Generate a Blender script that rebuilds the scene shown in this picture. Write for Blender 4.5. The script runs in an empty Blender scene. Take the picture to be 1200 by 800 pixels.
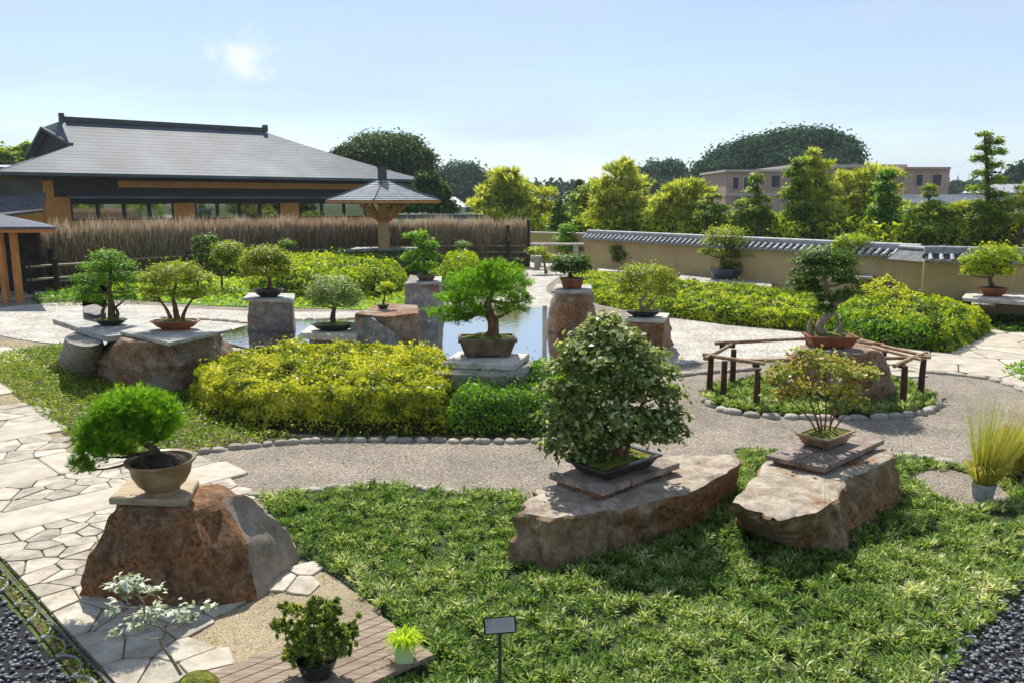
import bpy, math, random
import numpy as np
from mathutils import Vector, noise as mn

# ------------------------------------------------------------ camera, sky, sun, exposure
S = bpy.context.scene
COL = S.collection
CAM_H = 3.2
FOC = 950.0                      # focal length in pixels of a 1200 px wide picture
PITCH = math.atan(164 / FOC)
cam_d = bpy.data.cameras.new('camera'); cam = bpy.data.objects.new('camera', cam_d); COL.objects.link(cam)
cam.location = (0, 0, CAM_H); cam.rotation_euler = (math.pi / 2 - PITCH, 0, 0)
cam_d.sensor_width = 36; cam_d.lens = FOC / 1200 * 36; cam_d.clip_end = 5000; cam_d.clip_start = .05
S.camera = cam
SUN_EL = math.radians(53); SUN_AZ = math.radians(-14)     # azimuth clockwise from +Y: the sun stands ahead, a little left
sd = Vector((math.sin(SUN_AZ) * math.cos(SUN_EL), math.cos(SUN_AZ) * math.cos(SUN_EL), math.sin(SUN_EL)))
W = bpy.data.worlds.new('World'); S.world = W; W.use_nodes = True
nt = W.node_tree; nt.nodes.clear()
def nn(t, ty, **k):
    n = t.nodes.new(ty)
    for a, b in k.items(): setattr(n, a, b)
    return n
wo = nn(nt, 'ShaderNodeOutputWorld'); bg = nn(nt, 'ShaderNodeBackground'); bg.inputs[1].default_value = 0.102
sky = nn(nt, 'ShaderNodeTexSky', sky_type='NISHITA', sun_disc=False, sun_elevation=SUN_EL, sun_rotation=SUN_AZ,
         air_density=1.0, dust_density=0.25, ozone_density=1.6, altitude=0)
tc = nn(nt, 'ShaderNodeTexCoord')
mp = nn(nt, 'ShaderNodeMapping'); mp.inputs['Scale'].default_value = (2.6, 2.6, 13)
n1 = nn(nt, 'ShaderNodeTexNoise'); n1.inputs['Scale'].default_value = 1.3; n1.inputs['Detail'].default_value = 6; n1.inputs['Roughness'].default_value = .55
r1 = nn(nt, 'ShaderNodeMapRange'); r1.inputs[1].default_value = .35; r1.inputs[2].default_value = .8; r1.inputs[3].default_value = .2; r1.inputs[4].default_value = .95
# one small cumulus, in its own direction of the sky
cd = Vector((285 - 600, FOC * math.cos(PITCH) + (400 - 66) * math.sin(PITCH), -FOC * math.sin(PITCH) + (400 - 66) * math.cos(PITCH))).normalized()
sub = nn(nt, 'ShaderNodeVectorMath', operation='DISTANCE'); sub.inputs[1].default_value = cd
n2 = nn(nt, 'ShaderNodeTexNoise'); n2.inputs['Scale'].default_value = 38; n2.inputs['Detail'].default_value = 5
ad = nn(nt, 'ShaderNodeMath', operation='MULTIPLY_ADD'); ad.inputs[1].default_value = .075
r2 = nn(nt, 'ShaderNodeMapRange'); r2.inputs[1].default_value = .07; r2.inputs[2].default_value = .044; r2.inputs[4].default_value = .85
mx = nn(nt, 'ShaderNodeMath', operation='MAXIMUM')
mixw = nn(nt, 'ShaderNodeMix', data_type='RGBA'); mixw.inputs['B'].default_value = (4.7, 5.6, 7.0, 1)
L = nt.links.new
L(tc.outputs['Generated'], mp.inputs[0]); L(mp.outputs[0], n1.inputs[0]); L(n1.outputs[0], r1.inputs[0])
L(tc.outputs['Generated'], sub.inputs[0]); L(tc.outputs['Generated'], n2.inputs[0])
L(n2.outputs[0], ad.inputs[0]); L(sub.outputs['Value'], ad.inputs[2]); L(ad.outputs[0], r2.inputs[0])
L(r1.outputs[0], mixw.inputs[0])
cl = nn(nt, 'ShaderNodeMix', data_type='RGBA'); cl.inputs['B'].default_value = (7.2, 7.6, 7.9, 1); L(r2.outputs[0], cl.inputs[0]); L(mixw.outputs['Result'], cl.inputs['A'])
L(sky.outputs[0], mixw.inputs['A']); L(cl.outputs['Result'], bg.inputs[0]); L(bg.outputs[0], wo.inputs[0])
sl = bpy.data.lights.new('sun', 'SUN'); sl.energy = 5.0; sl.angle = math.radians(.5); sl.color = (1, .95, .86)
so = bpy.data.objects.new('sun', sl); COL.objects.link(so); so.rotation_euler = (-sd).to_track_quat('-Z', 'Y').to_euler()
S.view_settings.view_transform = 'Standard'; S.view_settings.look = 'None'
S.view_settings.exposure = 0.42; S.view_settings.gamma = 1
S.render.engine = 'CYCLES'; S.cycles.max_bounces = 6; S.cycles.transparent_max_bounces = 8
S.cycles.use_denoising = True

# ------------------------------------------------------------ geometry helpers
CP, SP = math.cos(PITCH), math.sin(PITCH)
def G(px, py, z=0.0):
    """point of the horizontal plane z that the photograph shows at pixel px, py"""
    k = 400 - py; t = (z - CAM_H) / (-FOC * SP + k * CP)
    return Vector(((px - 600) * t, (FOC * CP + k * SP) * t, z))
def V(px, py, y):
    """point at distance y in front of the camera"""
    k = 400 - py; t = y / (FOC * CP + k * SP)
    return Vector(((px - 600) * t, y, CAM_H + (-FOC * SP + k * CP) * t))
def mpp(y): return y / (FOC * CP)
R = np.random.default_rng(7)
ORG = {}
def tag(o, label=None, cat=None, group=None, kind=None):
    if label: o['label'] = label
    if cat: o['category'] = cat
    if group: o['group'] = group
    if kind: o['kind'] = kind
    return o
def thing(name, loc, label, cat, group=None):
    o = bpy.data.objects.new(name, None); o.empty_display_size = .1; COL.objects.link(o); o.location = loc
    ORG[o] = Vector(loc); return tag(o, label, cat, group)
def link(name, me, parent=None, loc=None):
    o = bpy.data.objects.new(name, me); COL.objects.link(o)
    if parent is not None:
        o.parent = parent; base = ORG[parent]
        if loc is not None: o.location = Vector(loc) - base; ORG[o] = Vector(loc)
        else: ORG[o] = base
    else:
        o.location = loc if loc is not None else (0, 0, 0); ORG[o] = Vector(o.location)
    return o
def mkmesh(name, verts, faces, m, smooth=False, sharp=None, tone=None):
    me = bpy.data.meshes.new(name)
    v = np.asarray(verts, dtype=np.float32).reshape(-1, 3)
    if isinstance(faces, np.ndarray):
        nf, k = faces.shape
        me.vertices.add(len(v)); me.vertices.foreach_set('co', v.ravel())
        me.loops.add(nf * k); me.loops.foreach_set('vertex_index', faces.astype(np.int32).ravel())
        me.polygons.add(nf); me.polygons.foreach_set('loop_start', np.arange(nf, dtype=np.int32) * k)
        me.update(calc_edges=True)
    else:
        me.from_pydata([tuple(map(float, q)) for q in v], [], [tuple(f) for f in faces]); me.update()
    if tone is not None:
        a = me.attributes.new('tone', 'FLOAT', 'POINT'); a.data.foreach_set('value', np.asarray(tone, dtype=np.float32))
    if smooth: me.polygons.foreach_set('use_smooth', [True] * len(me.polygons))
    if sharp is not None: me.set_sharp_from_angle(angle=math.radians(sharp))
    me.materials.append(m)
    return me
def mk(name, verts, faces, m, parent=None, loc=None, **k):
    """verts in world space; the object origin is loc (top level) or the parent's"""
    org = ORG[parent] if (parent is not None and loc is None) else Vector(loc if loc is not None else (0, 0, 0))
    v = np.asarray(verts, dtype=np.float64).reshape(-1, 3) - np.array(org)
    return link(name, mkmesh(name, v, faces, m, **k), parent, loc)
class MB:
    def __init__(s): s.v = []; s.f = []
    def add(s, v, f):
        b = len(s.v); s.v += [tuple(q) for q in v]; s.f += [tuple(i + b for i in g) for g in f]; return s
    def prism(s, bot, top):
        """bot, top: matching vertex loops (counter-clockwise seen from above)"""
        n = len(bot); v = list(bot) + list(top)
        f = [tuple(range(n - 1, -1, -1)), tuple(range(n, 2 * n))] + [(i, (i + 1) % n, n + (i + 1) % n, n + i) for i in range(n)]
        return s.add(v, f)
    def box(s, c, d, yaw=0.0, ax=None):
        c = Vector(c); x, y, z = (Vector((math.cos(yaw), math.sin(yaw), 0)), Vector((-math.sin(yaw), math.cos(yaw), 0)), Vector((0, 0, 1))) if ax is None else ax
        h = [q / 2 for q in d]
        P = lambda i, j, k: c + x * h[0] * i + y * h[1] * j + z * h[2] * k
        return s.prism([P(-1, -1, -1), P(1, -1, -1), P(1, 1, -1), P(-1, 1, -1)], [P(-1, -1, 1), P(1, -1, 1), P(1, 1, 1), P(-1, 1, 1)])
    def beam(s, a, b, w, h):
        a = Vector(a); b = Vector(b); x = (b - a); l = x.length; x = x / l
        up = Vector((0, 0, 1)) if abs(x.z) < .95 else Vector((0, 1, 0))
        y = up.cross(x).normalized(); z = x.cross(y)
        return s.box((a + b) / 2, (l, w, h), ax=(x, y, z))
    def tube(s, pts, rad, n=8, caps=True, jit=0.0):
        pts = [Vector(p) for p in pts]; b = len(s.v); m = len(pts)
        if not hasattr(rad, '__len__'): rad = [rad] * m
        pr = None
        for i, p in enumerate(pts):
            d = (pts[min(i + 1, m - 1)] - pts[max(i - 1, 0)]).normalized()
            if pr is None: pr = d.orthogonal().normalized()
            pr = (pr - d * pr.dot(d)).normalized(); q = d.cross(pr)
            for k in range(n):
                a = 2 * math.pi * k / n; rr = rad[i] * (1 + jit * (random.random() - .5))
                s.v.append(tuple(p + (pr * math.cos(a) + q * math.sin(a)) * rr))
        for i in range(m - 1):
            for k in range(n):
                s.f.append((b + i * n + k, b + i * n + (k + 1) % n, b + (i + 1) * n + (k + 1) % n, b + (i + 1) * n + k))
        if caps:
            s.f.append(tuple(b + k for k in range(n - 1, -1, -1))); s.f.append(tuple(b + (m - 1) * n + k for k in range(n)))
        return s
    def lathe(s, c, prof, n=24, sx=1.0, sy=1.0, yaw=0.0, lobes=0, cap=True):
        c = Vector(c); b = len(s.v); cy, sn = math.cos(yaw), math.sin(yaw)
        for (r, z) in prof:
            for k in range(n):
                a = 2 * math.pi * k / n; x = r * math.cos(a) * sx; y = r * math.sin(a) * sy
                s.v.append((c.x + x * cy - y * sn, c.y + x * sn + y * cy, c.z + z))
        for i in range(len(prof) - 1):
            for k in range(n):
                s.f.append((b + i * n + k, b + i * n + (k + 1) % n, b + (i + 1) * n + (k + 1) % n, b + (i + 1) * n + k))
        if cap:
            s.f.append(tuple(b + k for k in range(n - 1, -1, -1))); t = b + (len(prof) - 1) * n; s.f.append(tuple(t + k for k in range(n)))
        return s
    def build(s, name, m, parent=None, loc=None, **k): return mk(name, s.v, s.f, m, parent, loc, **k)
def smoothline(pts, n=5):
    pts = [Vector(p) for p in pts]; out = []
    for i in range(len(pts) - 1):
        p0 = pts[max(i - 1, 0)]; p1 = pts[i]; p2 = pts[i + 1]; p3 = pts[min(i + 2, len(pts) - 1)]
        for k in range(n):
            t = k / n; out.append(.5 * ((2 * p1) + (p2 - p0) * t + (2 * p0 - 5 * p1 + 4 * p2 - p3) * t * t + (3 * p1 - p0 - 3 * p2 + p3) * t ** 3))
    return out + [pts[-1]]
def vnoise(x, y, seed=0):
    xi = np.floor(x).astype(np.int64); yi = np.floor(y).astype(np.int64); fx = x - xi; fy = y - yi
    fx = fx * fx * (3 - 2 * fx); fy = fy * fy * (3 - 2 * fy)
    def h(a, b):
        n = (a * 374761393 + b * 668265263 + seed * 974711) & 0xffffffff
        n = ((n ^ (n >> 13)) * 1274126177) & 0xffffffff
        return ((n ^ (n >> 16)) & 0xffff) / 65535.0
    return (h(xi, yi) * (1 - fx) + h(xi + 1, yi) * fx) * (1 - fy) + (h(xi, yi + 1) * (1 - fx) + h(xi + 1, yi + 1) * fx) * fy
def inside(poly, x, y):
    c = np.zeros(len(x), bool); n = len(poly)
    for i in range(n):
        x0, y0 = poly[i][0], poly[i][1]; x1, y1 = poly[(i + 1) % n][0], poly[(i + 1) % n][1]
        if y0 == y1: continue
        c ^= ((y0 > y) != (y1 > y)) & (x < (x1 - x0) * (y - y0) / (y1 - y0) + x0)
    return c
def edged(poly, x, y):
    d = np.full(len(x), 1e9); n = len(poly)
    for i in range(n):
        a = np.array(poly[i][:2]); b = np.array(poly[(i + 1) % n][:2]); ab = b - a
        t = np.clip(((x - a[0]) * ab[0] + (y - a[1]) * ab[1]) / max(ab @ ab, 1e-9), 0, 1)
        d = np.minimum(d, np.hypot(x - a[0] - ab[0] * t, y - a[1] - ab[1] * t))
    return d
def sample(poly, n):
    P = np.array([q[:2] for q in poly]); lo = P.min(0); hi = P.max(0); xs = []; ys = []; tot = 0
    while tot < n:
        x = R.uniform(lo[0], hi[0], n * 2); y = R.uniform(lo[1], hi[1], n * 2); k = inside(poly, x, y)
        xs.append(x[k]); ys.append(y[k]); tot += k.sum()
    return np.concatenate(xs)[:n], np.concatenate(ys)[:n]
def area(poly):
    return abs(sum(poly[i][0] * poly[(i + 1) % len(poly)][1] - poly[(i + 1) % len(poly)][0] * poly[i][1] for i in range(len(poly)))) / 2
def PX(pts, z=0.0): return [tuple(G(a, b, z)) for a, b in pts]
def curve(pts, n=5, z=0.0):
    """closed smooth outline through ground pixels"""
    P = [G(a, b, z) for a, b in pts]; m = len(P); out = []
    for i in range(m):
        p0, p1, p2, p3 = P[i - 1], P[i], P[(i + 1) % m], P[(i + 2) % m]
        for k in range(n):
            t = k / n; out.append(tuple(.5 * ((2 * p1) + (p2 - p0) * t + (2 * p0 - 5 * p1 + 4 * p2 - p3) * t * t + (3 * p1 - p0 - 3 * p2 + p3) * t ** 3)))
    return out

# ------------------------------------------------------------ materials
def newmat(name):
    m = bpy.data.materials.new(name); m.use_nodes = True; t = m.node_tree
    return m, t, t.nodes['Principled BSDF'], t.nodes['Material Output']
def ramp(t, cols, pos=None):
    r = t.nodes.new('ShaderNodeValToRGB'); e = r.color_ramp.elements
    n = len(cols); pos = pos or [i / (n - 1) for i in range(n)]
    while len(e) < n: e.new(.5)
    for i in range(n): e[i].position = pos[i]; e[i].color = (*cols[i], 1)
    return r
def surf(name, cols, scale=3.0, bump=.3, rough=.8, detail=6, pos=(.3, .5, .7), bscale=None, stretch=(1, 1, 1), rand=.0, spec=.3, metal=0.0, dist=.02, coord='Object', kind='noise'):
    m, t, b, o = newmat(name); l = t.links.new
    tc = t.nodes.new('ShaderNodeTexCoord'); mp = t.nodes.new('ShaderNodeMapping'); mp.inputs['Scale'].default_value = stretch
    l(tc.outputs[coord], mp.inputs[0])
    oi = t.nodes.new('ShaderNodeObjectInfo'); va = t.nodes.new('ShaderNodeVectorMath'); va.operation = 'ADD'
    sc = t.nodes.new('ShaderNodeMath'); sc.operation = 'MULTIPLY'; sc.inputs[1].default_value = 37.0 if rand else 0.0
    l(oi.outputs['Random'], sc.inputs[0]); l(mp.outputs[0], va.inputs[0]); l(sc.outputs[0], va.inputs[1])
    n = t.nodes.new('ShaderNodeTexNoise'); n.inputs['Scale'].default_value = scale; n.inputs['Detail'].default_value = detail; n.inputs['Roughness'].default_value = .6
    l(va.outputs[0], n.inputs[0]); r = ramp(t, cols, list(pos)[:len(cols)] if len(cols) <= len(pos) else None); l(n.outputs[0], r.inputs[0])
    col = r.outputs[0]
    if rand:
        hs = t.nodes.new('ShaderNodeHueSaturation'); mr = t.nodes.new('ShaderNodeMapRange'); mr.inputs[3].default_value = 1 - rand; mr.inputs[4].default_value = 1 + rand
        l(oi.outputs['Random'], mr.inputs[0]); l(mr.outputs[0], hs.inputs['Value']); l(col, hs.inputs['Color']); col = hs.outputs[0]
    l(col, b.inputs['Base Color']); b.inputs['Roughness'].default_value = rough; b.inputs['Metallic'].default_value = metal
    b.inputs['Specular IOR Level'].default_value = spec
    if bump:
        n2 = t.nodes.new('ShaderNodeTexNoise'); n2.inputs['Scale'].default_value = bscale or scale * 5; n2.inputs['Detail'].default_value = 6; l(va.outputs[0], n2.inputs[0])
        bu = t.nodes.new('ShaderNodeBump'); bu.inputs['Strength'].default_value = bump; bu.inputs['Distance'].default_value = dist
        l(n2.outputs[0], bu.inputs['Height']); l(bu.outputs[0], b.inputs['Normal'])
    return m
def leafmat(name, cols, trans=.42, rough=.45, tint=(1.25, 1.25, .6), spec=.35):
    m, t, b, o = newmat(name); l = t.links.new
    at = t.nodes.new('ShaderNodeAttribute'); at.attribute_name = 'tone'; r = ramp(t, cols); l(at.outputs['Fac'], r.inputs[0])
    l(r.outputs[0], b.inputs['Base Color']); b.inputs['Roughness'].default_value = rough; b.inputs['Specular IOR Level'].default_value = spec
    tr = t.nodes.new('ShaderNodeBsdfTranslucent'); mu = t.nodes.new('ShaderNodeMix'); mu.data_type = 'RGBA'; mu.blend_type = 'MULTIPLY'; mu.inputs[0].default_value = 1
    mu.inputs['B'].default_value = (*tint, 1); l(r.outputs[0], mu.inputs['A']); l(mu.outputs['Result'], tr.inputs[0])
    mi = t.nodes.new('ShaderNodeMixShader'); mi.inputs[0].default_value = trans; l(b.outputs[0], mi.inputs[1]); l(tr.outputs[0], mi.inputs[2]); l(mi.outputs[0], o.inputs[0])
    return m
def gravelmat(name, cols, scale=55, bump=.6, big=1.2, pos=None):
    m, t, b, o = newmat(name); l = t.links.new
    tc = t.nodes.new('ShaderNodeTexCoord'); v = t.nodes.new('ShaderNodeTexVoronoi'); v.inputs['Scale'].default_value = scale; l(tc.outputs['Object'], v.inputs[0])
    r = ramp(t, cols, pos); sep = t.nodes.new('ShaderNodeSeparateColor'); l(v.outputs['Color'], sep.inputs[0]); l(sep.outputs[0], r.inputs[0])
    n = t.nodes.new('ShaderNodeTexNoise'); n.inputs['Scale'].default_value = big; n.inputs['Detail'].default_value = 5; l(tc.outputs['Object'], n.inputs[0])
    mr = t.nodes.new('ShaderNodeMapRange'); mr.inputs[1].default_value = .3; mr.inputs[2].default_value = .7; mr.inputs[3].default_value = .72; mr.inputs[4].default_value = 1.18; l(n.outputs[0], mr.inputs[0])
    hs = t.nodes.new('ShaderNodeHueSaturation'); l(mr.outputs[0], hs.inputs['Value']); l(r.outputs[0], hs.inputs['Color']); l(hs.outputs[0], b.inputs['Base Color'])
    b.inputs['Roughness'].default_value = .9; b.inputs['Specular IOR Level'].default_value = .2
    bu = t.nodes.new('ShaderNodeBump'); bu.inputs['Strength'].default_value = bump; bu.inputs['Distance'].default_value = .008; bu.invert = True
    l(v.outputs['Distance'], bu.inputs['Height']); l(bu.outputs[0], b.inputs['Normal'])
    return m
def rockmat(name, dark, mid, light, rust, rustpos=(.5, .62), scale=2.2, lichen=.0, bump=.9):
    m, t, b, o = newmat(name); l = t.links.new
    tc = t.nodes.new('ShaderNodeTexCoord')
    n = t.nodes.new('ShaderNodeTexNoise'); n.inputs['Scale'].default_value = scale * 3.2; n.inputs['Detail'].default_value = 12; n.inputs['Roughness'].default_value = .78; l(tc.outputs['Object'], n.inputs[0])
    r = ramp(t, [dark, mid, light], [.34, .5, .66]); l(n.outputs[0], r.inputs[0])
    n2 = t.nodes.new('ShaderNodeTexNoise'); n2.inputs['Scale'].default_value = scale; n2.inputs['Detail'].default_value = 5; n2.inputs['Distortion'].default_value = .6
    mp = t.nodes.new('ShaderNodeMapping'); mp.inputs['Location'].default_value = (3.1, 7.7, 1.3); l(tc.outputs['Object'], mp.inputs[0]); l(mp.outputs[0], n2.inputs[0])
    mr = t.nodes.new('ShaderNodeMapRange'); mr.inputs[1].default_value = rustpos[0]; mr.inputs[2].default_value = rustpos[1]; l(n2.outputs[0], mr.inputs[0])
    n4 = t.nodes.new('ShaderNodeTexNoise'); n4.inputs['Scale'].default_value = scale * 9; n4.inputs['Detail'].default_value = 6; l(tc.outputs['Object'], n4.inputs[0])
    rr = ramp(t, [tuple(c * .35 for c in rust), rust, tuple(min(1, c * 1.5) for c in rust)], [.35, .5, .7]); l(n4.outputs[0], rr.inputs[0])
    mx = t.nodes.new('ShaderNodeMix'); mx.data_type = 'RGBA'; l(mr.outputs[0], mx.inputs[0]); l(r.outputs[0], mx.inputs['A']); l(rr.outputs[0], mx.inputs['B'])
    nd = t.nodes.new('ShaderNodeTexNoise'); nd.inputs['Scale'].default_value = scale * 1.6; nd.inputs['Detail'].default_value = 7; l(tc.outputs['Object'], nd.inputs[0])
    va = t.nodes.new('ShaderNodeVectorMath'); va.operation = 'MULTIPLY_ADD'; va.inputs[1].default_value = (.5, .5, .5); l(nd.outputs['Color'], va.inputs[0]); l(tc.outputs['Object'], va.inputs[2])
    ms = t.nodes.new('ShaderNodeMapping'); ms.inputs['Scale'].default_value = (1, 1, .45); l(va.outputs[0], ms.inputs[0])
    vo = t.nodes.new('ShaderNodeTexVoronoi'); vo.feature = 'DISTANCE_TO_EDGE'; vo.inputs['Scale'].default_value = scale * 1.5; l(ms.outputs[0], vo.inputs[0])
    ck = t.nodes.new('ShaderNodeMapRange'); ck.inputs[1].default_value = .0; ck.inputs[2].default_value = .014; ck.inputs[3].default_value = .78; ck.inputs[4].default_value = 1; l(vo.outputs['Distance'], ck.inputs[0])
    n5 = t.nodes.new('ShaderNodeTexNoise'); n5.inputs['Scale'].default_value = scale * 14; n5.inputs['Detail'].default_value = 4; l(ms.outputs[0], n5.inputs[0])
    lr = t.nodes.new('ShaderNodeMapRange'); lr.inputs[1].default_value = .62; lr.inputs[2].default_value = .7; lr.inputs[4].default_value = .5; l(n5.outputs[0], lr.inputs[0])
    li = t.nodes.new('ShaderNodeMix'); li.data_type = 'RGBA'; li.inputs['B'].default_value = (light[0] * 1.2, light[1] * 1.25, light[2] * 1.15, 1); l(lr.outputs[0], li.inputs[0]); l(mx.outputs['Result'], li.inputs['A'])
    hs = t.nodes.new('ShaderNodeHueSaturation'); l(ck.outputs[0], hs.inputs['Value']); l(li.outputs['Result'], hs.inputs['Color'])
    l(hs.outputs[0], b.inputs['Base Color']); b.inputs['Roughness'].default_value = .85; b.inputs['Specular IOR Level'].default_value = .25
    n3 = t.nodes.new('ShaderNodeTexNoise'); n3.inputs['Scale'].default_value = scale * 6; n3.inputs['Detail'].default_value = 9; n3.inputs['Roughness'].default_value = .8; l(tc.outputs['Object'], n3.inputs[0])
    bu = t.nodes.new('ShaderNodeBump'); bu.inputs['Strength'].default_value = bump; bu.inputs['Distance'].default_value = .03; hm = t.nodes.new('ShaderNodeMath'); hm.operation = 'MULTIPLY_ADD'; hm.inputs[1].default_value = .22; l(ck.outputs[0], hm.inputs[0]); l(n3.outputs[0], hm.inputs[2])
    l(hm.outputs[0], bu.inputs['Height']); l(bu.outputs[0], b.inputs['Normal'])
    return m

M = {}
M['earth'] = surf('earth', [(.05, .04, .02), (.09, .075, .035), (.15, .12, .06)], 2.5, .6, .95, bscale=30)
M['under_green'] = surf('under_green', [(.02, .03, .01), (.04, .06, .018), (.08, .1, .03)], 9, 1, .95, bscale=60)
M['grassland'] = surf('grassland', [(.03, .06, .012), (.07, .11, .025), (.14, .15, .05)], .35, .6, .95, bscale=8)
M['lawn'] = surf('lawn', [(.06, .14, .012), (.12, .24, .02), (.2, .32, .03)], 3, .8, .9, bscale=60)
M['gravel'] = gravelmat('gravel', [(.10, .08, .06), (.20, .168, .13), (.29, .25, .2), (.42, .37, .3)], 72, .7, pos=[0, .3, .75, 1])
M['white_gravel'] = gravelmat('white_gravel', [(.22, .2, .17), (.38, .35, .3), (.52, .48, .42), (.66, .62, .56)], 30, .8, pos=[0, .3, .75, 1])
M['sand'] = gravelmat('sand', [(.2, .15, .09), (.34, .26, .15), (.46, .37, .22)], 38, .6)
M['shingle_grey'] = surf('shingle_grey', [(.14, .16, .18), (.22, .245, .27), (.32, .345, .37)], 3, .2, .6, spec=.25)
M['fine_gravel'] = gravelmat('fine_gravel', [(.17, .13, .075), (.3, .235, .145), (.4, .33, .21), (.5, .43, .3)], 120, .7, pos=[0, .3, .75, 1])
M['wet_sand'] = gravelmat('wet_sand', [(.12, .08, .035), (.22, .155, .07), (.32, .24, .12)], 34, .5)
M['flag'] = surf('flagstone', [(.22, .185, .14), (.39, .345, .275), (.54, .485, .4)], 5, .6, .85, rand=.22, bscale=22, detail=10)
M['flag_smooth'] = surf('flagstone_smooth', [(.34, .295, .23), (.46, .405, .32), (.56, .5, .41)], 4, .35, .8, rand=.1, bscale=50, detail=10)
M['cobble'] = surf('cobble', [(.2, .17, .13), (.36, .32, .26), (.5, .46, .39)], 9, .4, .8, rand=.25)
M['rock_brown'] = rockmat('rock_brown', (.035, .02, .012), (.18, .095, .05), (.44, .30, .18), (.28, .13, .055), (.42, .58), 3.0, bump=1.0)
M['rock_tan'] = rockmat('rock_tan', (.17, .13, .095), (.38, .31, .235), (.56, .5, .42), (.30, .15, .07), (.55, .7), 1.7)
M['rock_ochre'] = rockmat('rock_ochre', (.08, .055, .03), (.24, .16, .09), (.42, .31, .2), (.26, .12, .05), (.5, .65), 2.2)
M['rock_split'] = rockmat('rock_split', (.16, .13, .10), (.27, .22, .175), (.38, .32, .26), (.26, .13, .07), (.6, .8), 1.4, bump=.5)
M['rock_grey'] = rockmat('rock_grey', (.10, .095, .09), (.24, .225, .21), (.42, .39, .36), (.3, .15, .07), (.58, .75), 1.6)
M['rock_rust'] = rockmat('rock_rust', (.12, .09, .07), (.27, .2, .15), (.45, .38, .3), (.25, .12, .055), (.44, .6), 2.0)
M['slab_grey'] = surf('slab_grey', [(.2, .19, .175), (.36, .34, .31), (.5, .48, .44)], 4, .4, .75, bscale=25)
M['slab_light'] = surf('slab_light', [(.34, .31, .26), (.52, .48, .41), (.66, .61, .53)], 4, .3, .75, bscale=25)
M['slab_moss'] = surf('slab_moss', [(.09, .1, .05), (.24, .23, .17), (.4, .38, .32)], 3.2, .5, .85, bscale=20)
M['board_wood'] = surf('board_wood', [(.26, .19, .12), (.4, .3, .19), (.5, .4, .28)], 4, .3, .7, stretch=(1, 6, 6))
M['board_dark'] = surf('board_dark', [(.10, .045, .022), (.24, .10, .045), (.36, .17, .08)], 5, .4, .75, stretch=(1, 5, 5), rand=.15)
M['brick_grey'] = surf('brick_grey', [(.13, .095, .075), (.25, .19, .155), (.36, .3, .26)], 7, .5, .75, rand=.2)
M['deck'] = surf('deck_wood', [(.14, .105, .075), (.25, .19, .14), (.36, .29, .22)], 4, .35, .85, stretch=(1, 12, 1), rand=.14, bscale=14)
M['bark'] = surf('bark', [(.035, .024, .016), (.10, .07, .045), (.2, .15, .1)], 12, 1, .9, stretch=(1, 1, .35), bscale=30)
M['bark_pale'] = surf('bark_pale', [(.12, .09, .06), (.27, .21, .15), (.42, .35, .27)], 14, .8, .9, stretch=(1, 1, .35), bscale=30)
M['bark_red'] = surf('bark_red', [(.06, .03, .018), (.16, .08, .045), (.28, .16, .1)], 12, .9, .9, stretch=(1, 1, .35), bscale=30)
M['pot_brown'] = surf('pot_brown', [(.06, .035, .02), (.12, .075, .045), (.2, .13, .08)], 6, .15, .45, spec=.5)
M['pot_grey'] = surf('pot_grey', [(.14, .11, .08), (.24, .19, .14), (.34, .28, .2)], 6, .15, .5, spec=.5)
M['pot_dark'] = surf('pot_dark', [(.012, .013, .012), (.025, .027, .022), (.05, .05, .04)], 6, .15, .35, spec=.5)
M['pot_tan'] = surf('pot_tan', [(.15, .095, .05), (.25, .17, .095), (.36, .26, .155)], 6, .15, .4, spec=.5)
M['pot_red'] = surf('pot_red', [(.13, .04, .018), (.24, .075, .03), (.34, .12, .05)], 6, .15, .5, spec=.4)
M['pot_blue'] = surf('pot_blue', [(.03, .04, .05), (.07, .085, .1), (.12, .14, .16)], 6, .1, .3, spec=.6)
M['pot_green'] = surf('pot_green', [(.42, .55, .25), (.52, .66, .32), (.6, .72, .4)], 6, .05, .3, spec=.5)
M['moss'] = surf('moss', [(.035, .05, .008), (.12, .13, .015), (.28, .27, .03)], 14, 1, .95, bscale=70)
M['soil'] = surf('soil', [(.012, .009, .006), (.035, .025, .015), (.09, .065, .04)], 25, 1, .95, bscale=70)
M['inner'] = surf('hedge_twigs', [(.012, .012, .006), (.035, .03, .014), (.06, .05, .025)], 12, 1, .95)
M['tile'] = surf('roof_tile', [(.2, .205, .215), (.32, .325, .335), (.45, .45, .455)], 5, .25, .6, spec=.35, rand=.15)
M['tile_dark'] = surf('roof_tile_dark', [(.03, .033, .04), (.07, .075, .085), (.13, .135, .15)], 5, .2, .65, spec=.2)
M['plaster'] = surf('plaster', [(.42, .30, .14), (.48, .355, .175), (.52, .4, .21)], 1.2, .15, .9, bscale=60)
M['plaster_ochre'] = surf('plaster_ochre', [(.6, .24, .05), (.68, .29, .065), (.72, .34, .1)], 1.2, .15, .9, bscale=60)
M['roof_metal'] = surf('roof_metal', [(.045, .056, .074), (.085, .103, .13), (.145, .165, .195)], .28, .12, .65, spec=.2, bscale=9, detail=9)
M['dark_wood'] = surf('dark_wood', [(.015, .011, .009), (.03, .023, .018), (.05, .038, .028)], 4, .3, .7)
M['orange_wood'] = surf('orange_wood', [(.36, .13, .035), (.5, .2, .06), (.62, .3, .1)], 5, .2, .6, stretch=(4, 4, .6))
M['log_dark'] = surf('log_dark', [(.03, .014, .009), (.075, .032, .02), (.14, .065, .04)], 9, .6, .8, stretch=(2, 2, .5))
M['log_pale'] = surf('log_pale', [(.14, .08, .045), (.3, .19, .11), (.45, .32, .2)], 9, .4, .75, rand=.15)
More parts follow.
